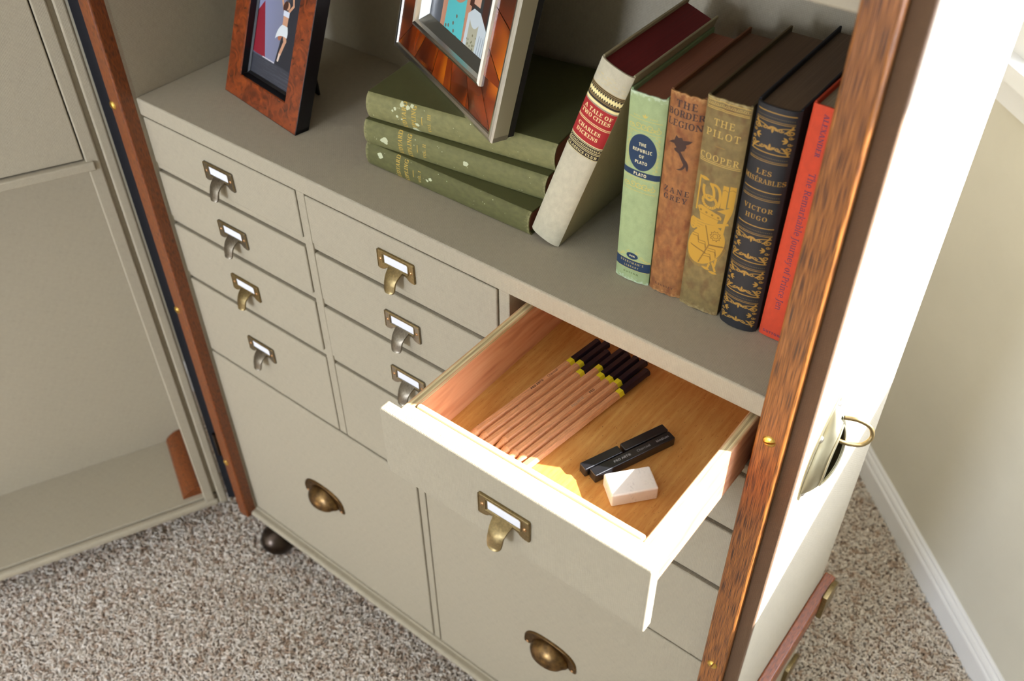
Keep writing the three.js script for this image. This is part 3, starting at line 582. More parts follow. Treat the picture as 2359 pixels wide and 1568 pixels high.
    g.beginPath(); for (let i = 0; i <= 20; i++) { const a = i / 20 * 6.283, q = (i % 2 ? 0.7 : 1); const px = w * 0.68 + Math.cos(a) * w * 0.13 * q, py = h * 0.595 + Math.sin(a) * h * 0.025 * q; i ? g.lineTo(px, py) : g.moveTo(px, py); } g.stroke(); g.beginPath(); g.ellipse(w * 0.68, h * 0.595, w * 0.06, h * 0.011, 0, 0, 7); g.stroke();
    g.strokeStyle = '#a8812f'; g.lineWidth = 2.5; for (let i = 0; i < 34; i++) { const a = -0.4 + i / 34 * 2.6, ca = Math.cos(a), sa = Math.sin(a), X = w * 0.40 * ca, Y = h * 0.108 * sa, x = w * 0.47 + X * 0.913 - Y * 0.408, y = h * 0.652 + X * 0.408 + Y * 0.913; g.beginPath(); g.moveTo(x, y); g.lineTo(x + 10 * ca + 4, y + 24); g.stroke(); }
    g.strokeStyle = L; g.fillStyle = L; g.lineWidth = 14; g.beginPath(); g.moveTo(w * 0.64, h * 0.735); g.lineTo(w * 0.6, h * 0.765); g.moveTo(w * 0.78, h * 0.7); g.lineTo(w * 0.76, h * 0.745); g.moveTo(w * 0.7, h * 0.725); g.lineTo(w * 0.8, h * 0.77); g.stroke(); leaf(g, w * 0.46, h * 0.762, 60, 0.15, L); leaf(g, w * 0.64, h * 0.775, 60, 0.1, L);
    g.restore();
  }, { seed: 7, stain: 0.22, worn: [178, 160, 110], patch: [104, 74, 40] }),
  les: clothCanvas(256, 1648, [31, 31, 34], (g, w, h) => {
    const G = '#a67c30';
    const rule = (y) => { line(g, h * y, 7, 0.06, 0.94, G, w); line(g, h * (y + 0.030), 3, 0.06, 0.94, G, w); line(g, h * (y + 0.036), 4, 0.06, 0.94, G, w); g.fillStyle = '#6d552a'; for (let i = 0; i < 22; i++) g.fillRect(w * (0.08 + i * 0.039), h * (y + 0.0165), 5, 5); };
    [0.022, 0.178, 0.335, 0.49, 0.655, 0.818].forEach(rule);
    const orn = (y0, y1) => { const c = (y0 + y1) / 2 * h, r = (y1 - y0) / 2 * h; for (const sx of [-1, 1]) for (const sy of [-1, 1]) {
      const X = (q) => w * (0.5 + sx * q), Y = (q) => c + sy * r * q;
      scroll(g, X(0.18), Y(0.72), 15, sx, G, 6); scroll(g, X(0.38), Y(0.62), 20, -sx, G, 7); scroll(g, X(0.4), Y(0.25), 12, sx, G, 5);
      g.strokeStyle = G; g.lineWidth = 6; g.beginPath(); g.moveTo(X(0.05), Y(0.62)); g.quadraticCurveTo(X(0.2), Y(0.98), X(0.44), Y(0.9)); g.stroke();
      for (let i = 0; i < 4; i++) leaf(g, X(0.24 + i * 0.05), Y(0.55 + i * 0.09), 30, (sx > 0 ? 0 : Math.PI) + sx * sy * (0.4 + i * 0.35), G);
    } for (const sy of [-1, 1]) for (const q of [-0.9, 0, 0.9]) leaf(g, w * 0.5, c + sy * r * 0.9, 44, -sy * Math.PI / 2 + q, G); for (const sx of [-1, 1]) for (const q of [-0.7, 0, 0.7]) leaf(g, w * (0.5 + sx * 0.36), c, 34, (sx > 0 ? Math.PI : 0) + q, G); };
    orn(0.066, 0.170); orn(0.532, 0.648); orn(0.697, 0.812); orn(0.860, 0.968);
    text(g, 'LES', w * 0.49, h * 0.258, 48, G, 'bold serif', 3); text(g, 'MISÉRABLES', w * 0.5, h * 0.293, 46, G, 'bold serif', 1, 0.8);
    text(g, 'VICTOR', w * 0.5, h * 0.413, 46, G, 'bold serif', 4, 0.9); text(g, 'HUGO', w * 0.5, h * 0.451, 46, G, 'bold serif', 4, 0.9);
  }, { seed: 9, stain: 0.12 }),
  tale: clothCanvas(256, 1600, [190, 182, 156], (g, w, h) => {
    const C = '#efdf9e', R = '#a31e20', K = '#2b2017', D = '#5e4a2a';
    g.fillStyle = K; g.fillRect(0, h * 0.112, w, h * 0.068);
    for (const y of [0.113, 0.120, 0.127, 0.162, 0.168]) line(g, h * y, 4, 0, 1, '#a98d52', w);
    g.strokeStyle = C; g.lineWidth = 5; for (const o of [-10, 0, 10]) { g.beginPath(); for (let i = 0; i <= 28; i++) { const x = i / 28 * w, y = h * 0.145 + o + (i % 2 ? 9 : -9); i ? g.lineTo(x, y) : g.moveTo(x, y); } g.stroke(); }
    g.fillStyle = C; g.fillRect(0, h * 0.180, w, h * 0.012); line(g, h * 0.197, 4, 0, 1, D, w);
    g.fillStyle = R; g.fillRect(0, h * 0.200, w, h * 0.182); for (const y of [0.282, 0.289, 0.382]) line(g, h * y, 5, 0, 1, C, w);
    text(g, 'A TALE OF', w * 0.52, h * 0.226, 41, C, 'bold serif', 3, 0.9); text(g, 'TWO CITIES', w * 0.5, h * 0.253, 41, C, 'bold serif', 1, 0.88);
    text(g, 'CHARLES', w * 0.47, h * 0.319, 41, C, 'bold serif', 2, 0.88); text(g, 'DICKENS', w * 0.47, h * 0.349, 41, C, 'bold serif', 2, 0.88);
    g.fillStyle = K; g.fillRect(0, h * 0.386, w, h * 0.066); for (const y of [0.390, 0.414, 0.421, 0.450]) line(g, h * y, 4, 0, 1, C, w);
    g.strokeStyle = C; g.lineWidth = 3.5; for (let i = 0; i < 18; i++) { g.beginPath(); g.arc(w * (0.03 + i * 0.056), h * 0.402, 7, 0.8, 4.6); g.stroke(); }
    text(g, 'CLASSICS CLUB', w * 0.5, h * 0.436, 31, C, 'bold serif', 3, 0.85);
    g.globalAlpha = 0.35; g.fillStyle = '#d6bb6c'; for (let i = 0; i < 26; i++) g.fillRect(w * rr(0.05, 0.9), h * rr(0.05, 0.107), rr(8, 40), 4); g.globalAlpha = 1;
  }, { seed: 11, stain: 0.1 }),
  red: clothCanvas(192, 1800, [200, 66, 32], (g, w, h) => {
    const D = '#4a2c52'; const v = (s, y, size, font, sp) => { g.save(); g.translate(w * 0.52, h * y); g.rotate(Math.PI / 2); text(g, s, 0, 0, size, D, font, sp); g.restore(); };
    v('ALEXANDER', 0.105, 44, 'bold serif', 0); v('The Remarkable Journey of Prince Jen', 0.55, 60, 'serif', 0); text(g, 'DUTTON', w * 0.5, h * 0.976, 30, D, 'bold sans-serif', 2);
  }, { seed: 13, stain: 0.08 }),
};
function greenSpine(seed, vol, base) {
  return clothCanvas(256, 1792, base, (g, w, h) => {
    const C = '#c2a044'; text(g, 'RUDYARD', w * 0.47, h * 0.215, 58, C, 'bold serif', 1, 0.93); text(g, 'KIPLING', w * 0.5, h * 0.268, 58, C, 'bold serif', 2, 0.93); line(g, h * 0.312, 7, 0.38, 0.68, C, w); text(g, 'VOL. ' + vol, w * 0.5, h * 0.352, 40, C, 'bold serif', 2);
    const sp = (x, y, r) => { g.fillStyle = '#c9cba4'; g.beginPath(); for (let i = 0; i <= 14; i++) { const a = i / 14 * 6.28, q = r * (0.7 + 0.4 * noise(x * 9 + Math.cos(a), y * 9 + Math.sin(a), seed)); i ? g.lineTo(w * x + Math.cos(a) * q, h * y + Math.sin(a) * q * 1.1) : g.moveTo(w * x + Math.cos(a) * q, h * y + Math.sin(a) * q); } g.fill(); };
    if (seed === 21) { sp(0.05, 0.27, 46); sp(0.34, 0.285, 26); sp(0.9, 0.20, 30); sp(0.86, 0.235, 26); sp(0.93, 0.255, 22); sp(0.72, 0.165, 20); sp(0.45, 0.175, 18); sp(0.62, 0.15, 14); sp(0.38, 0.2, 14); for (let i = 0; i < 26; i++) sp(rr(0.02, 0.98), rr(0.02, 0.98), rr(2, 6)); }
    if (seed === 22) { sp(0.42, 0.12, 50); sp(0.55, 0.58, 34); for (let i = 0; i < 22; i++) sp(rr(0.02, 0.98), rr(0.02, 0.98), rr(2, 6)); }
    if (seed === 23) { sp(0.7, 0.1, 40); sp(0.6, 0.42, 24); sp(0.5, 0.4, 20); for (let i = 0; i < 18; i++) sp(rr(0.02, 0.98), rr(0.02, 0.98), rr(2, 6)); }
  }, { seed, stain: 0.16, worn: [150, 142, 96] });
}
const pagesMap = (rgb, sd) => dataTex(128, 128, (x, y) => { const l = noise(x * 0.9, sd * 3.1, sd) + 0.6 * noise(x * 0.3, y * 0.02, sd + 2); return rgb.map((c) => c * (0.96 + 0.12 * l)); });
const boardCloth = (hex) => std({ color: hex, map: weaveTint, bumpMap: weaveBump, bumpScale: 0.00015, roughness: 0.85 });
function makeBook(name, label, o) { // stands on its tail: x across, spine towards +z
  const { t, h, depth, spine, board, pages, bulge = 0.006, group, frayed = 0 } = o;
  const root = thing(name, label, 'book', [0, 0, 0], group);
  const bt = 0.0026, zj = -0.006, th = 0.0016;
  const edge = (s, top) => frayed * (0.6 * noise(s * 7 + t * 90, top ? 3 : 8, h * 30) + 0.5 * noise(s * 21, top ? 5 : 1, h * 50)) + 0.0012 * Math.sin(s * Math.PI);
  const f = (r) => (s, v) => { const a = (s - 0.5) * 2, y = v * h + (v > 0.999 ? edge(s, true) - 0.0012 : v < 0.001 ? Math.max(0, edge(s, false)) : 0); return [a * (t / 2 - r), y, zj + (bulge + 0.006 - 0.006) * Math.sqrt(Math.max(0, 1 - a * a * 0.96)) * 1.0 + bulge * 0.0 - r]; };
  mesh('spine', sheet(18, 10, f(0), f(th)), std({ map: spine, bumpMap: weaveBump, roughness: o.rough || 0.78, bumpScale: 0 }), root);
  const zb = zj + bulge * 0.2 - 0.0006;
  mesh('board', boxUV(bx(-t / 2, -t / 2 + bt, 0.0004, h, -depth, zb, 0.0008), FT), board, root);
  mesh('board', boxUV(bx(t / 2 - bt, t / 2, 0.0004, h, -depth, zb, 0.0008), FT), board, root);
  const pg = bx(-t / 2 + bt, t / 2 - bt, 0.004, h - 0.0045, -depth + 0.005, zj - 0.001, 0.0006);
  mesh('pages', boxUV(pg, [0.03, 0.2], 'z', [rnd(), 0]), pages, root);
  return root;
}
const pageStd = (rgb, sd) => std({ map: pagesMap(rgb, sd), roughness: 0.85 });
function stand(b, x, y, z, turn = 0, lean = 0) { b.position.set(x, y, z); b.rotation.set(0, turn, lean, 'YXZ'); }
const rowGroup = 'books standing on the shelf';
{
  let b = makeBook('book', 'pale green book with a navy oval title on its spine', { t: 0.0415, h: 0.2235, depth: 0.172, spine: spineArt.plato, board: boardCloth(0x8ba274), pages: pageStd([150, 92, 66], 1), group: rowGroup, frayed: 0.0012 });
  stand(b, 0.7922, shelfY, -0.072, 0.025);
  b = makeBook('book', 'worn tan book with a dark cowboy silhouette on its spine', { t: 0.0375, h: 0.2355, depth: 0.168, spine: spineArt.zane, board: boardCloth(0x7a4a28), pages: pageStd([112, 80, 54], 2), group: rowGroup, frayed: 0.0028 });
  stand(b, 0.8325, shelfY, -0.074, 0.025);
  b = makeBook('book', 'olive brown book with a gilt shield and quiver on its spine', { t: 0.0445, h: 0.243, depth: 0.182, spine: spineArt.pilot, board: boardCloth(0x5c4c2c), pages: pageStd([104, 80, 56], 3), group: rowGroup, frayed: 0.0018, bulge: 0.005 });
  stand(b, 0.8748, shelfY, -0.072, 0.025);
  b = makeBook('book', 'black book with gilt scrollwork bands on its spine', { t: 0.0415, h: 0.2525, depth: 0.185, spine: spineArt.les, board: boardCloth(0x22232a), pages: pageStd([112, 92, 72], 4), group: rowGroup, bulge: 0.011, rough: 0.6 });
  stand(b, 0.9205, shelfY, -0.076, 0.025);
  b = makeBook('book', 'thin orange red book beside the right wooden strip', { t: 0.0285, h: 0.263, depth: 0.185, spine: spineArt.red, board: boardCloth(0xc8421e), pages: pageStd([176, 160, 136], 5), group: rowGroup, bulge: 0.004 });
  stand(b, 0.9575, shelfY, -0.077, 0.0, -0.018);
  b = makeBook('book', 'cream linen book with a red title label, leaning against the green book', { t: 0.0395, h: 0.2475, depth: 0.175, spine: spineArt.tale, board: cloth(0xb4a886, 0.0002), pages: pageStd([116, 24, 26], 6), group: rowGroup, bulge: 0.0075 });
  const lean = -0.335; // pivots on its lower right edge
  stand(b, 0.6935 - 0.01975 * Math.cos(lean), shelfY - 0.01975 * Math.sin(lean) + 0.0002, -0.0705, 0.025, lean);
}
{
  const greenBoard = boardCloth(0x5c5c30), gp = pageStd([146, 84, 60], 7), grp = 'green books lying in a stack';
  const lay = (b, t, x, y, z, turn) => { b.rotation.set(0, turn, Math.PI / 2, 'YXZ'); b.position.set(x, y + t / 2, z); };
  let b = makeBook('book', 'green cloth book at the bottom of the lying stack', { t: 0.0325, h: 0.262, depth: 0.19, spine: greenSpine(23, 'I', [96, 94, 52]), board: greenBoard, pages: gp, group: grp, bulge: 0.006 });
  lay(b, 0.0325, 0.6550, shelfY, -0.0700, 0.0);
  b = makeBook('book', 'green cloth book in the middle of the lying stack', { t: 0.0335, h: 0.262, depth: 0.19, spine: greenSpine(22, 'II', [112, 110, 66]), board: greenBoard, pages: gp, group: grp, bulge: 0.007 });
  lay(b, 0.0335, 0.6575, shelfY + 0.0328, -0.099, 0.118);
  b = makeBook('book', 'green cloth book on top of the lying stack, its cover spotted white', { t: 0.0355, h: 0.262, depth: 0.19, spine: greenSpine(21, 'III', [126, 122, 76]), board: greenBoard, pages: gp, group: grp, bulge: 0.008 });
  lay(b, 0.0355, 0.6600, shelfY + 0.0666, -0.1135, 0.148);
}

// ---------------------------------------------------------------- photograph frames
function frameBar(profile, a, b, c, d) { // mitred bar from outer corners a,b to inner corners d,c : profile [(across 0..1, height)]
  const pos = []; const at = (s, q, z) => { const o = a.clone().lerp(b, s), i = d.clone().lerp(c, s); return [o.x + (i.x - o.x) * q, o.y + (i.y - o.y) * q, z]; };
  for (let k = 0; k < profile.length - 1; k++) { const [q0, z0] = profile[k], [q1, z1] = profile[k + 1]; const A0 = at(0, q0, z0), A1 = at(1, q0, z0), B0_ = at(0, q1, z1), B1_ = at(1, q1, z1); pos.push(...A0, ...A1, ...B1_, ...A0, ...B1_, ...B0_); }
  const g = new THREE.BufferGeometry(); g.setAttribute('position', new THREE.Float32BufferAttribute(pos, 3)); g.computeVertexNormals(); return g;
}
function frameRing(w, h, off0, off1, profile) { // ring between two inset rectangles, origin at the lower middle
  const R = (o) => [[-w / 2 + o, o], [w / 2 - o, o], [w / 2 - o, h - o], [-w / 2 + o, h - o]].map(([x, y]) => new THREE.Vector2(x, y));
  const O = R(off0), I = R(off1);
  return [0, 1, 2, 3].map((k) => frameBar(profile, O[k], O[(k + 1) % 4], I[(k + 1) % 4], I[k]));
}
function flatFoot(root, h, tilt) { // the rear lower edges are cut so that the frame stands on its whole foot
  const t = Math.tan(tilt);
  for (const m of root.children) { if (m.name === 'strut') continue; const p = m.geometry.attributes.position; for (let i = 0; i < p.count; i++) p.setY(i, p.getY(i) + Math.max(0, -p.getZ(i)) * t * (1 - p.getY(i) / h)); }
}
const burlMap = dataTex(512, 512, (x, y) => { const wx = 1.4 * fbm(x / 120, y / 120, 1, 3), v = fbm(x / 60 + wx * 3, y / 60 + wx * 2, 4, 5), d = noise(x / 26 + wx * 5, y / 26, 9); let c = mix3([156, 70, 22], [92, 34, 8], clamp(0.5 + v * 1.5)); if (d > 0.35) c = mix3(c, [50, 16, 4], clamp((d - 0.35) * 3)); return c; });
const burl = phys({ map: burlMap, roughness: 0.35, clearcoat: 0.5, clearcoatRoughness: 0.2 });
const ebony = std({ color: 0x0e0c0e, roughness: 0.4 });
const dancerPhoto = canvasTex(420, 640, (g, w, h) => {
  g.fillStyle = '#3a3b44'; g.fillRect(0, 0, w, h);
  let q = g.createLinearGradient(0, 0, w, 0); q.addColorStop(0, '#8f93b4'); q.addColorStop(0.55, '#7f8196'); q.addColorStop(0.62, '#3c3d44'); q.addColorStop(1, '#2c2d33'); g.fillStyle = q; g.fillRect(0, 0, w, h * 0.84);
  g.fillStyle = '#2e2f36'; g.beginPath(); g.moveTo(w * 0.8, 0); g.lineTo(w * 0.5, h * 0.84); g.lineTo(w, h * 0.84); g.lineTo(w, 0); g.fill();
  g.fillStyle = '#8d2230'; g.beginPath(); g.moveTo(w * 0.14, h * 0.45); g.lineTo(w * 0.3, h * 0.85); g.lineTo(0, h * 0.83); g.lineTo(0, h * 0.55); g.fill();
  g.fillStyle = '#5b5b6a'; g.fillRect(0, h * 0.835, w * 0.5, 8); g.fillStyle = '#c9c4c6'; g.fillRect(w * 0.24, h * 0.832, w * 0.26, 6);
  g.fillStyle = '#3f4047'; g.fillRect(0, h * 0.845, w, h); for (let i = 0; i < 60; i++) { g.fillStyle = 'rgba(150,150,160,' + rr(0.03, 0.14) + ')'; g.fillRect(rr(0, w), rr(h * 0.85, h), rr(30, 160), 3); }
  g.translate(w * 0.1, h * 0.29); g.scale(0.86, 0.6);
  const skin = '#cf9a78'; g.lineCap = 'round'; g.strokeStyle = skin;
  g.lineWidth = 17; g.beginPath(); g.moveTo(w * 0.52, h * 0.26); g.lineTo(w * 0.46, h * 0.16); g.lineTo(w * 0.54, h * 0.08); g.moveTo(w * 0.64, h * 0.26); g.lineTo(w * 0.73, h * 0.17); g.lineTo(w * 0.7, h * 0.06); g.stroke();
  g.fillStyle = skin; g.beginPath(); g.ellipse(w * 0.6, h * 0.2, 22, 30, 0, 0, 7); g.fill(); g.fillStyle = '#4b2c22'; g.beginPath(); g.ellipse(w * 0.55, h * 0.21, 22, 40, 0.3, 0, 7); g.fill();
  g.fillStyle = skin; g.fillRect(w * 0.53, h * 0.31, w * 0.12, h * 0.13); g.fillStyle = '#d9dde6'; g.fillRect(w * 0.52, h * 0.26, w * 0.14, h * 0.065);
  g.strokeStyle = skin; g.lineWidth = 34; g.beginPath(); g.moveTo(w * 0.6, h * 0.5); g.lineTo(w * 0.64, h * 0.6); g.stroke(); g.lineWidth = 24; g.beginPath(); g.moveTo(w * 0.645, h * 0.6); g.lineTo(w * 0.56, h * 0.78); g.stroke(); g.strokeStyle = '#e3c9b4'; g.lineWidth = 17; g.beginPath(); g.moveTo(w * 0.56, h * 0.78); g.lineTo(w * 0.535, h * 0.86); g.stroke();
  g.strokeStyle = '#b06a4a'; g.lineWidth = 30; g.beginPath(); g.moveTo(w * 0.56, h * 0.52); g.lineTo(w * 0.5, h * 0.6); g.stroke();
  g.fillStyle = '#dfe3e2'; g.beginPath(); g.moveTo(w * 0.53, h * 0.43); g.lineTo(w * 0.66, h * 0.43); g.quadraticCurveTo(w * 0.7, h * 0.52, w * 0.67, h * 0.56); g.quadraticCurveTo(w * 0.5, h * 0.54, w * 0.4, h * 0.63); g.quadraticCurveTo(w * 0.42, h * 0.5, w * 0.53, h * 0.43); g.fill();
});
const pairPhoto = canvasTex(480, 640, (g, w, h) => {
  g.fillStyle = '#3b3d3d'; g.fillRect(0, 0, w, h); g.fillStyle = '#55595f'; g.fillRect(0, 0, w * 0.24, h); g.fillStyle = '#22252a'; g.fillRect(w * 0.16, 0, w * 0.2, h * 0.8); g.fillStyle = '#7d8388'; g.fillRect(w * 0.05, h * 0.6, w * 0.25, h * 0.06);
  const skin = '#c89072', skin2 = '#d8a88c', hair = '#4a2c24'; g.translate(0, h * 0.22);
  // person on the left: turquoise top
  g.fillStyle = skin; g.beginPath(); g.ellipse(w * 0.45, h * 0.30, 52, 66, 0, 0, 7); g.fill(); g.fillStyle = '#5d3a28'; g.beginPath(); g.ellipse(w * 0.45, h * 0.21, 60, 46, 0, 0, 7); g.fill(); g.fillRect(w * 0.33, h * 0.2, 22, 110);
  g.fillStyle = skin; g.fillRect(w * 0.41, h * 0.38, 46, 70); g.beginPath(); g.ellipse(w * 0.43, h * 0.56, 106, 84, 0, 0, 7); g.fill(); g.fillRect(w * 0.21, h * 0.55, 40, h * 0.5); g.fillRect(w * 0.58, h * 0.55, 36, h * 0.5);
  g.fillStyle = '#5fc4c4'; g.beginPath(); g.moveTo(w * 0.29, h * 0.56); g.quadraticCurveTo(w * 0.43, h * 0.66, w * 0.57, h * 0.56); g.lineTo(w * 0.6, h); g.lineTo(w * 0.26, h); g.fill(); g.fillRect(w * 0.3, h * 0.42, 8, h * 0.15); g.fillRect(w * 0.555, h * 0.44, 8, h * 0.14);
  g.fillStyle = '#7a6a5a'; for (let i = 0; i < 16; i++) { g.beginPath(); g.arc(w * rr(0.3, 0.56), h * rr(0.64, 0.95), 6, 0, 7); g.fill(); }
  // person on the right: white jacket, long hair
  g.fillStyle = hair; g.beginPath(); g.ellipse(w * 0.74, h * 0.34, 82, 110, 0, 0, 7); g.fill(); g.fillRect(w * 0.62, h * 0.34, 36, h * 0.24); g.fillRect(w * 0.82, h * 0.34, 40, h * 0.34);
  g.fillStyle = skin2; g.beginPath(); g.ellipse(w * 0.73, h * 0.36, 52, 68, 0.1, 0, 7); g.fill(); g.fillRect(w * 0.68, h * 0.42, 48, 90);
  g.fillStyle = '#7a2e2a'; g.beginPath(); g.ellipse(w * 0.725, h * 0.415, 22, 10, 0.1, 0, 7); g.fill(); g.fillStyle = '#f2ece6'; g.fillRect(w * 0.69, h * 0.407, 32, 8);
  g.fillStyle = '#2c1c18'; g.fillRect(w * 0.67, h * 0.335, 14, 6); g.fillRect(w * 0.75, h * 0.335, 14, 6); g.fillStyle = '#a86e58'; g.fillRect(w * 0.717, h * 0.36, 7, 18); g.fillStyle = '#2c1c18'; g.fillRect(w * 0.4, h * 0.29, 13, 6); g.fillRect(w * 0.48, h * 0.29, 13, 6); g.fillStyle = '#8c3a34'; g.fillRect(w * 0.42, h * 0.36, 28, 9);
  g.fillStyle = '#cfd8da'; g.beginPath(); g.moveTo(w * 0.6, h); g.lineTo(w * 0.62, h * 0.62); g.lineTo(w * 0.7, h * 0.58); g.lineTo(w * 0.8, h * 0.58); g.lineTo(w * 0.96, h * 0.66); g.lineTo(w, h); g.fill(); g.fillStyle = '#b8b49a'; g.beginPath(); g.moveTo(w * 0.66, h); g.lineTo(w * 0.66, h * 0.64); g.quadraticCurveTo(w * 0.73, h * 0.7, w * 0.8, h * 0.64); g.lineTo(w * 0.79, h); g.fill();
  g.fillStyle = '#7c7a5a'; for (let i = 0; i < 60; i++) { g.beginPath(); g.arc(w * rr(0.66, 0.79), h * rr(0.7, 1), rr(2, 5), 0, 7); g.fill(); }
  g.strokeStyle = '#8f9ca4'; g.lineWidth = 4; for (let i = 0; i < 6; i++) { g.beginPath(); g.moveTo(w * (0.84 + i * 0.03), h * 0.68); g.lineTo(w * (0.8 + i * 0.035), h); g.stroke(); }
});
{
  const w = 0.1825, h = 0.262;
  const f = thing('photo_frame', 'burl wood picture frame with a photo of a dancer, standing on the shelf', 'picture frame', [(0.08506 + 0.26492) / 2, shelfY + 0.0004, (-0.09145 - 0.0623) / 2]);
  f.rotation.set(-21 * Math.PI / 180, -9.2 * Math.PI / 180, 0, 'YXZ'); // front bottom edge is the axis
  const bar = 0.0345, D = 0.021;
  for (const g of frameRing(w, h, 0.0008, bar, [[0, -0.0008], [0.02, 0], [0.97, 0], [1, -0.0015]])) mesh('frame_bar', boxUV(g, [0.14, 0.14]), burl, f);
  const lip = frameRing(w, h, bar, bar + 0.0035, [[0, -0.0013], [0.05, -0.011], [1, -0.0125]]);
  mesh('inner_lip', merge(lip), ebony, f);
  mesh('frame_side', merge([bx(-w / 2, -w / 2 + 0.006, 0, h, -D, -0.0006, 0.0005), bx(w / 2 - 0.006, w / 2, 0, h, -D, -0.0006, 0.0005), bx(-w / 2, w / 2, 0, 0.006, -D, -0.0006, 0.0005), bx(-w / 2, w / 2, h - 0.006, h, -D, -0.0006, 0.0005)]), ebony, f);
  mesh('backing', bx(-w / 2 + 0.006, w / 2 - 0.006, 0.006, h - 0.006, -D + 0.001, -0.0145, 0.0005), ebony, f);
  const pg = new THREE.BoxGeometry(w - 2 * bar, h - 2 * bar, 0.0006).translate(0, h / 2, -0.0138);
  mesh('photograph', pg, phys({ map: dancerPhoto, roughness: 0.35 }), f);
  flatFoot(f, h, 21 * Math.PI / 180);
  // strut from the middle of the back down to the shelf
  const st = bx(-0.02, 0.02, 0, 0.150, -0.0015, 0.0015, 0.0005); st.translate(0, -0.150, 0).rotateX(0.42).translate(0, 0.17, -D - 0.001);
  mesh('strut', st, ebony, f);
}
{
  const w = 0.2845, h = 0.365;
  const f = thing('photo_frame', 'silver and tortoiseshell picture frame with a photo of two people, standing on the green books', 'picture frame', [(0.34 + 0.599) / 2, shelfY + 0.1026, (-0.1885 - 0.0702) / 2]);
  f.rotation.set(-14.1 * Math.PI / 180, -24.54 * Math.PI / 180, 0, 'YXZ');
  const silver = std({ color: 0xe6e2dc, metalness: 1, roughness: 0.24 });
  const tortMap = dataTex(512, 512, (x, y) => { const wv = fbm(x / 160, y / 220, 3, 2), v = fbm(x / 110 + wv * 2, y / 230 + wv * 2, 7, 2); let c = mix3([70, 22, 6], [150, 58, 10], clamp(0.42 + v * 2.2)); const q = fbm(x / 150, y / 220, 15, 2); if (q > 0.08) c = mix3(c, [210, 112, 18], clamp((q - 0.08) * 4)); return c; });
  const tort = phys({ map: tortMap, roughness: 0.18, clearcoat: 0.8, clearcoatRoughness: 0.08 });
  const D = 0.030, o1 = 0.0095, o2 = 0.0475, o3 = 0.0555;
  for (const g of frameRing(w, h, 0, o1, [[0, -0.003], [0.15, -0.0008], [0.5, 0], [0.85, -0.0006], [1, -0.0022]])) mesh('silver_edge', g, silver, f);
  // tortoiseshell: separate tiles along each bar
  const R = (o) => [[-w / 2 + o, o], [w / 2 - o, o], [w / 2 - o, h - o], [-w / 2 + o, h - o]].map(([x, y]) => new THREE.Vector2(x, y)), O = R(o1), I = R(o2);
  for (let k = 0; k < 4; k++) {
    const n = k % 2 ? 6 : 5, a = O[k], b = O[(k + 1) % 4], c = I[(k + 1) % 4], d = I[k];
    for (let i = 0; i < n; i++) {
      const s0 = i / n + 0.002, s1 = (i + 1) / n - 0.002;
      const g = frameBar([[0.005, -0.003], [0.01, -0.0024], [0.99, -0.0024], [0.995, -0.003]], a.clone().lerp(b, s0), a.clone().lerp(b, s1), d.clone().lerp(c, s1), d.clone().lerp(c, s0));
      mesh('tortoiseshell_tile', boxUV(g, [0.24, 0.24], k % 2 ? 'x' : 'y', [rnd(), rnd()]), tort, f);
    }
  }
  for (const g of frameRing(w, h, o2 - 0.0006, o3, [[0, -0.003], [0.1, 0.0008], [0.45, 0.0022], [0.8, 0.001], [1, -0.004]])) mesh('silver_rim', g, silver, f);
  mesh('inner_lip', merge(frameRing(w, h, o3 - 0.0003, o3 + 0.010, [[0, -0.0035], [1, -0.012]])), std({ color: 0x8d8d86, metalness: 0.85, roughness: 0.3 }), f);
  mesh('frame_side', merge([bx(-w / 2, -w / 2 + 0.007, 0, h, -D + 0.008, -0.0025, 0.0008), bx(w / 2 - 0.007, w / 2, 0, h, -D + 0.008, -0.0025, 0.0008), bx(-w / 2, w / 2, 0, 0.007, -D + 0.008, -0.0025, 0.0008), bx(-w / 2, w / 2, h - 0.007, h, -D + 0.008, -0.0025, 0.0008)]), silver, f);
  mesh('backing', bx(-w / 2 + 0.0012, w / 2 - 0.0012, 0.0012, h - 0.0012, -D, -D + 0.009, 0.0008), ebony, f);
  const pg = new THREE.BoxGeometry(w - 2 * o3 - 0.016, h - 2 * o3 - 0.016, 0.0006).translate(0, h / 2, -0.0124);
  mesh('photograph', pg, phys({ map: pairPhoto, roughness: 0.3 }), f);
  flatFoot(f, h, 14.1 * Math.PI / 180);
  const st = bx(-0.03, 0.03, 0, 0.175, -0.0015, 0.0015, 0.0005); st.translate(0, -0.176, 0).rotateX(0.30).translate(0, 0.19, -D - 0.001);
  mesh('strut', st, ebony, f);
}

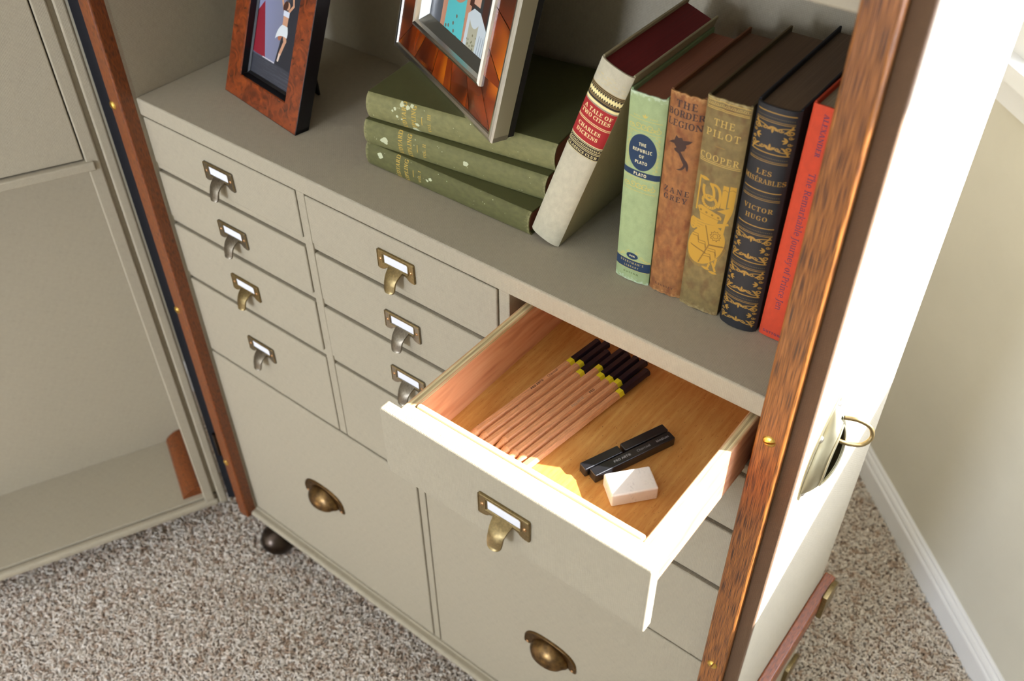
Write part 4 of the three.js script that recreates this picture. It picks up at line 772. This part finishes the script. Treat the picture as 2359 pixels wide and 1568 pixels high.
// ---------------------------------------------------------------- things in the drawer
const boxFloor = -0.075;
{
  const R = 0.0054, L = 0.2225, band = 0.0075, cap = 0.047; // corner radius of the hexagon
  const cedar = [214, 152, 106];
  const body = (draw) => canvasTex(1536, 192, (g, w, h) => {
    const im = g.createImageData(w, h), sd = rr(0, 50);
    for (let y = 0; y < h; y++) for (let x = 0; x < w; x++) { const n = fbm(x / 160, y / 9 + sd, sd, 3), f = noise(x / 30, y / 2.2, sd); let k = 1 + 0.22 * n + 0.06 * f; const q = noise(x / 5, y / 4, sd + 9); const c = q > 0.66 ? [70, 50, 40] : cedar.map((v) => v * k); const i = (y * w + x) * 4; im.data[i] = clamp(c[0], 0, 255); im.data[i + 1] = clamp(c[1], 0, 255); im.data[i + 2] = clamp(c[2], 0, 255); im.data[i + 3] = 255; }
    g.putImageData(im, 0, 0); draw(g, w, h);
  });
  const print = (parts, face) => (g, w, h) => { for (const [t, font, col, at] of parts) { g.save(); g.translate(at * w, (1 - (face + 0.5) / 6) * h); g.scale(1.75, 1); g.font = font; g.fillStyle = col; g.textBaseline = 'middle'; g.fillText(t, 0, 0); g.restore(); } };
  const ink = '#2a1a14';
  const mats = [body(() => {}), body(print([['PRO ART®', 'bold 25px sans-serif', ink, 0.58], ['Charcoal', 'italic 25px sans-serif', ink, 0.765]], 1)), body(print([['PRO ART®', 'bold 24px sans-serif', '#a88c72', 0.60], ['PRO', 'bold 25px sans-serif', ink, 0.80]], 1)), body(() => {})].map((m) => std({ map: m, roughness: 0.45 }));
  const yellow = std({ color: 0xe6d52a, roughness: 0.4 }), plum = std({ color: 0x1c1220, roughness: 0.35 }), lead = std({ color: 0x1a1a1c, roughness: 0.5 });
  const hex = (z0, z1, r0, r1 = r0, n = 1) => { // hexagonal prism along z with facet uv; a flat facet faces up
    const pos = [], uv = [], nrm = [];
    for (let k = 0; k < 6; k++) {
      const a0 = Math.PI / 3 * (k - 0.0), a1 = a0 + Math.PI / 3, am = (a0 + a1) / 2;
      const P = (a, r, z) => [Math.cos(a) * r, Math.sin(a) * r, z];
      const q = [P(a0, r0, z0), P(a1, r0, z0), P(a1, r1, z1), P(a0, r1, z1)], t = [[0, k / 6], [0, (k + 1) / 6], [1, (k + 1) / 6], [1, k / 6]];
      for (const i of [0, 1, 2, 0, 2, 3]) { pos.push(...q[i]); uv.push(1 - t[i][0], t[i][1]); nrm.push(Math.cos(am), Math.sin(am), 0); }
    }
    const g = new THREE.BufferGeometry(); g.setAttribute('position', new THREE.Float32BufferAttribute(pos, 3)); g.setAttribute('uv', new THREE.Float32BufferAttribute(uv, 2)); g.setAttribute('normal', new THREE.Float32BufferAttribute(nrm, 3));
    return g;
  };
  // z = 0 at the cap end, +z towards the point
  const bodyGeo = hex(cap + band, L - 0.022, R), bandGeo = hex(cap, cap + band, R * 1.012), capGeo = merge([hex(0.002, cap, R * 1.008), new THREE.SphereGeometry(R * 0.98, 12, 8).scale(1, 1, 0.45).translate(0, 0, 0.0022)]);
  const cone = new THREE.CylinderGeometry(R * 0.97, R * 0.28, 0.017, 18).rotateX(-Math.PI / 2).translate(0, 0, L - 0.0135);
  const tip = new THREE.CylinderGeometry(R * 0.28, R * 0.04, 0.005, 10).rotateX(-Math.PI / 2).translate(0, 0, L - 0.0025);
  // a turn so that the cylinder's narrow end points to +z
  const where = ['leftmost pencil of the row, with dark lettering near its yellow band', 'second pencil from the left wall of the drawer', 'third pencil from the left wall of the drawer', 'fourth pencil from the left wall of the drawer', 'fifth pencil from the left, beside the one with faded lettering', 'sixth pencil from the left, with faded grey and dark lettering', 'second pencil from the right end of the row', 'rightmost pencil of the row, nearest the charcoal sticks'];
  const B_ = [[0.7582, -0.0121], [0.7688, -0.0155], [0.7778, -0.0034], [0.7902, -0.0223], [0.7990, -0.0129], [0.8096, -0.0145], [0.8200, -0.0159], [0.8302, -0.0043]];
  const E_ = [[0.7400, 0.1452], [0.7511, 0.1441], [0.7612, 0.1418], [0.7715, 0.144], [0.7815, 0.1419], [0.7915, 0.1418], [0.8016, 0.1437], [0.8117, 0.1424]];
  for (let i = 0; i < 8; i++) {
    const dx = E_[i][0] - B_[i][0], dz = E_[i][1] - B_[i][1], l = Math.hypot(dx, dz), ux = dx / l, uz = dz / l;
    const x0 = B_[i][0] - ux * (cap + band / 2), z0 = B_[i][1] - uz * (cap + band / 2);
    const p = thing('pencil', where[i], 'pencil', [x0, boxFloor + R * Math.cos(Math.PI / 6) * 1.012, z0], 'pencils in the open drawer');
    p.rotation.y = Math.atan2(ux, uz);
    const m = mats[[1, 0, 3, 0, 3, 2, 3, 0][i]];
    mesh('barrel', bodyGeo, m, p); mesh('yellow_band', bandGeo, yellow, p); mesh('cap', capGeo, plum, p); mesh('sharpened_cone', cone, mats[0], p); mesh('lead', tip, lead, p);
  }
}
{
  const chTex = canvasTex(1024, 128, (g, w, h) => { g.fillStyle = '#1b1b1e'; g.fillRect(0, 0, w, h); for (let i = 0; i < 500; i++) { g.fillStyle = 'rgba(120,124,134,' + rr(0.02, 0.09) + ')'; g.fillRect(rr(0, w), rr(0, h), rr(2, 14), 2); } g.fillStyle = '#a9a9ac'; g.textBaseline = 'middle'; for (const [t, f, x] of [['PRO ART®', 'bold 62px sans-serif', 262], ['Charcoal', '62px sans-serif', 560], ['Medium', '62px sans-serif', 815]]) { g.save(); g.translate(x, 64); g.scale(0.72, 1); g.font = f; g.fillText(t, 0, 0); g.restore(); } });
  const chPlain = canvasTex(512, 64, (g, w, h) => { g.fillStyle = '#1b1b1e'; g.fillRect(0, 0, w, h); for (let i = 0; i < 300; i++) { g.fillStyle = 'rgba(120,124,134,' + rr(0.02, 0.1) + ')'; g.fillRect(rr(0, w), rr(0, h), rr(2, 12), 2); } });
  const coal = phys({ map: chPlain, roughness: 0.3, clearcoat: 0.3, clearcoatRoughness: 0.25 }), coalPrint = phys({ map: chTex, roughness: 0.3, clearcoat: 0.3, clearcoatRoughness: 0.25 });
  const stick = (name, label, a, b, w, h, printed) => { // from the front end a to the back end b, centre line
    const l = Math.hypot(b[0] - a[0], b[1] - a[1]);
    const t = thing(name, label, 'charcoal', [(a[0] + b[0]) / 2, boxFloor, (a[1] + b[1]) / 2], 'charcoal sticks in the open drawer');
    t.rotation.y = Math.atan2(-(b[1] - a[1]), b[0] - a[0]);
    mesh('stick', boxUV(bx(-l / 2, l / 2, 0, h, -w / 2, w / 2, 0.0013, 3), [0.05, 0.02], 'z'), coal, t);
    if (printed) { // print on the top face
      const g = new THREE.PlaneGeometry(l * 0.985, w * 0.72).rotateX(-Math.PI / 2).translate(0, h + 0.00012, 0); mesh('lettering', g, coalPrint, t);
    }
  };
  stick('charcoal_stick', 'long black charcoal stick with grey lettering beside the white eraser', [0.8739, 0.1120], [0.9110, 0.0180], 0.0113, 0.012, true);
  stick('charcoal_stick', 'short black charcoal piece lying nearer the drawer front', [0.8612, 0.1118], [0.8785, 0.0680], 0.0108, 0.012, false);
  stick('charcoal_stick', 'black charcoal piece lying farther back, behind the lettered stick', [0.8796, 0.0652], [0.9000, 0.0136], 0.0108, 0.0125, false);
}
{
  const er = thing('eraser', 'white block eraser lying in the open drawer', 'eraser', [0.9127, boxFloor, 0.1013]);
  er.rotation.y = Math.atan2(0.0371, 0.0311);
  const map = dataTex(256, 128, (x, y) => { const v = fbm(x / 40, y / 40, 3, 4), s = noise(x / 9, y / 6, 8) * clamp(fbm(x / 60, y / 40, 12, 2) * 4); return [242 - 30 * clamp(s) + 8 * v, 236 - 30 * clamp(s) + 8 * v, 226 - 28 * clamp(s) + 8 * v]; });
  const g = bx(-0.0242, 0.0242, 0, 0.0170, -0.0150, 0.0150, 0.002, 4);
  mesh('block', boxUV(g, [0.06, 0.06]), phys({ map, roughness: 0.55 }), er);
  er.userData.label = 'white block eraser lying in the open drawer';
}

// ---------------------------------------------------------------- units to metres
{
  const done = new Set();
  for (const o of scene.children) {
    if (o.isLight || o === sun.target) continue;
    o.position.y -= FLOOR;
    o.traverse((q) => {
      q.position.multiplyScalar(S); delete q.shift;
      if (q.geometry && !done.has(q.geometry)) { done.add(q.geometry); q.geometry.scale(S, S, S); }
    });
  }
}

// ---------------------------------------------------------------- carpet pile (in metres): curled yarn ends
{
  const protos = [];
  for (let v = 0; v < 5; v++) {
    const h = rr(0.009, 0.012), a = rr(0, 6.28), r = rr(0.0018, 0.0038);
    const c = new THREE.CatmullRomCurve3([0, 1, 2, 3].map((i) => new THREE.Vector3(Math.cos(a + i * 1.1) * r * i * 0.6, h * [0, 0.55, 0.95, 0.9][i], Math.sin(a + i * 1.1) * r * i * 0.6)));
    protos.push(new THREE.TubeGeometry(c, 5, 0.00092, 5, false));
  }
  const mat = std({ color: 0xffffff, roughness: 1 });
  const spots = protos.map(() => []), q = new THREE.Quaternion(), m4 = new THREE.Matrix4(), e = new THREE.Euler(), step = 0.0031;
  const inside = (x, z) => { // the open floor in front of the trunk and the strip beside it; not behind or below the trunk
    const ux = x / S, uz = z / S;
    const bb = (ux - W0.x) * B.x + (uz - W0.z) * B.z, kk = (ux - W0.x) * A.x + (uz - W0.z) * A.z;
    if (bb < 0.0 || kk < K0) return false;
    if (ux > 0.03 && ux < 1.02 && uz < -0.06 && uz > -0.32) return false;
    if (ux < 0.75 && uz < -0.12) return false;
    return true;
  };
  for (let x = -0.62; x < 1.42; x += step) for (let z = -0.95; z < 0.80; z += step) {
    const px = x + rr(-0.002, 0.002), pz = z + rr(-0.002, 0.002);
    if (!inside(px, pz)) continue;
    if (px > 0.95 && pz > 0.42) continue;
    spots[Math.floor(rnd() * protos.length)].push([px, pz]);
  }
  const col = new THREE.Color(), root = new THREE.Group(); root.name = 'carpet_pile'; root.userData = { label: 'beige cut pile carpet covering the floor', category: 'carpet', kind: 'stuff' };
  const lightC = [0.90, 0.81, 0.70], midC = [0.82, 0.70, 0.58], darkC = [0.54, 0.39, 0.28];
  protos.forEach((g, k) => {
    const im = new THREE.InstancedMesh(g, mat, spots[k].length); im.name = 'yarn'; im.castShadow = im.receiveShadow = true; im.userData.kind = 'stuff';
    spots[k].forEach(([x, z], i) => {
      e.set(rr(-0.45, 0.45), rr(0, 6.28), rr(-0.45, 0.45)); q.setFromEuler(e);
      const s = rr(0.8, 1.2); m4.compose(new THREE.Vector3(x, -0.0105, z), q, new THREE.Vector3(s, s, s)); im.setMatrixAt(i, m4);
      const n = fbm(x * 60, z * 60, 2, 2) * 1.3 + rr(-0.35, 0.35); const c = n < -0.28 ? darkC : n < 0.05 ? midC : lightC; const j = rr(0.9, 1.1);
      col.setRGB(c[0] * j, c[1] * j, c[2] * j); im.setColorAt(i, col);
    });
    root.add(im);
  });
  scene.add(root);
}
scene.traverse((o) => { if (o.isMesh) { o.castShadow = true; o.receiveShadow = true; } });
renderer.render(scene, camera);
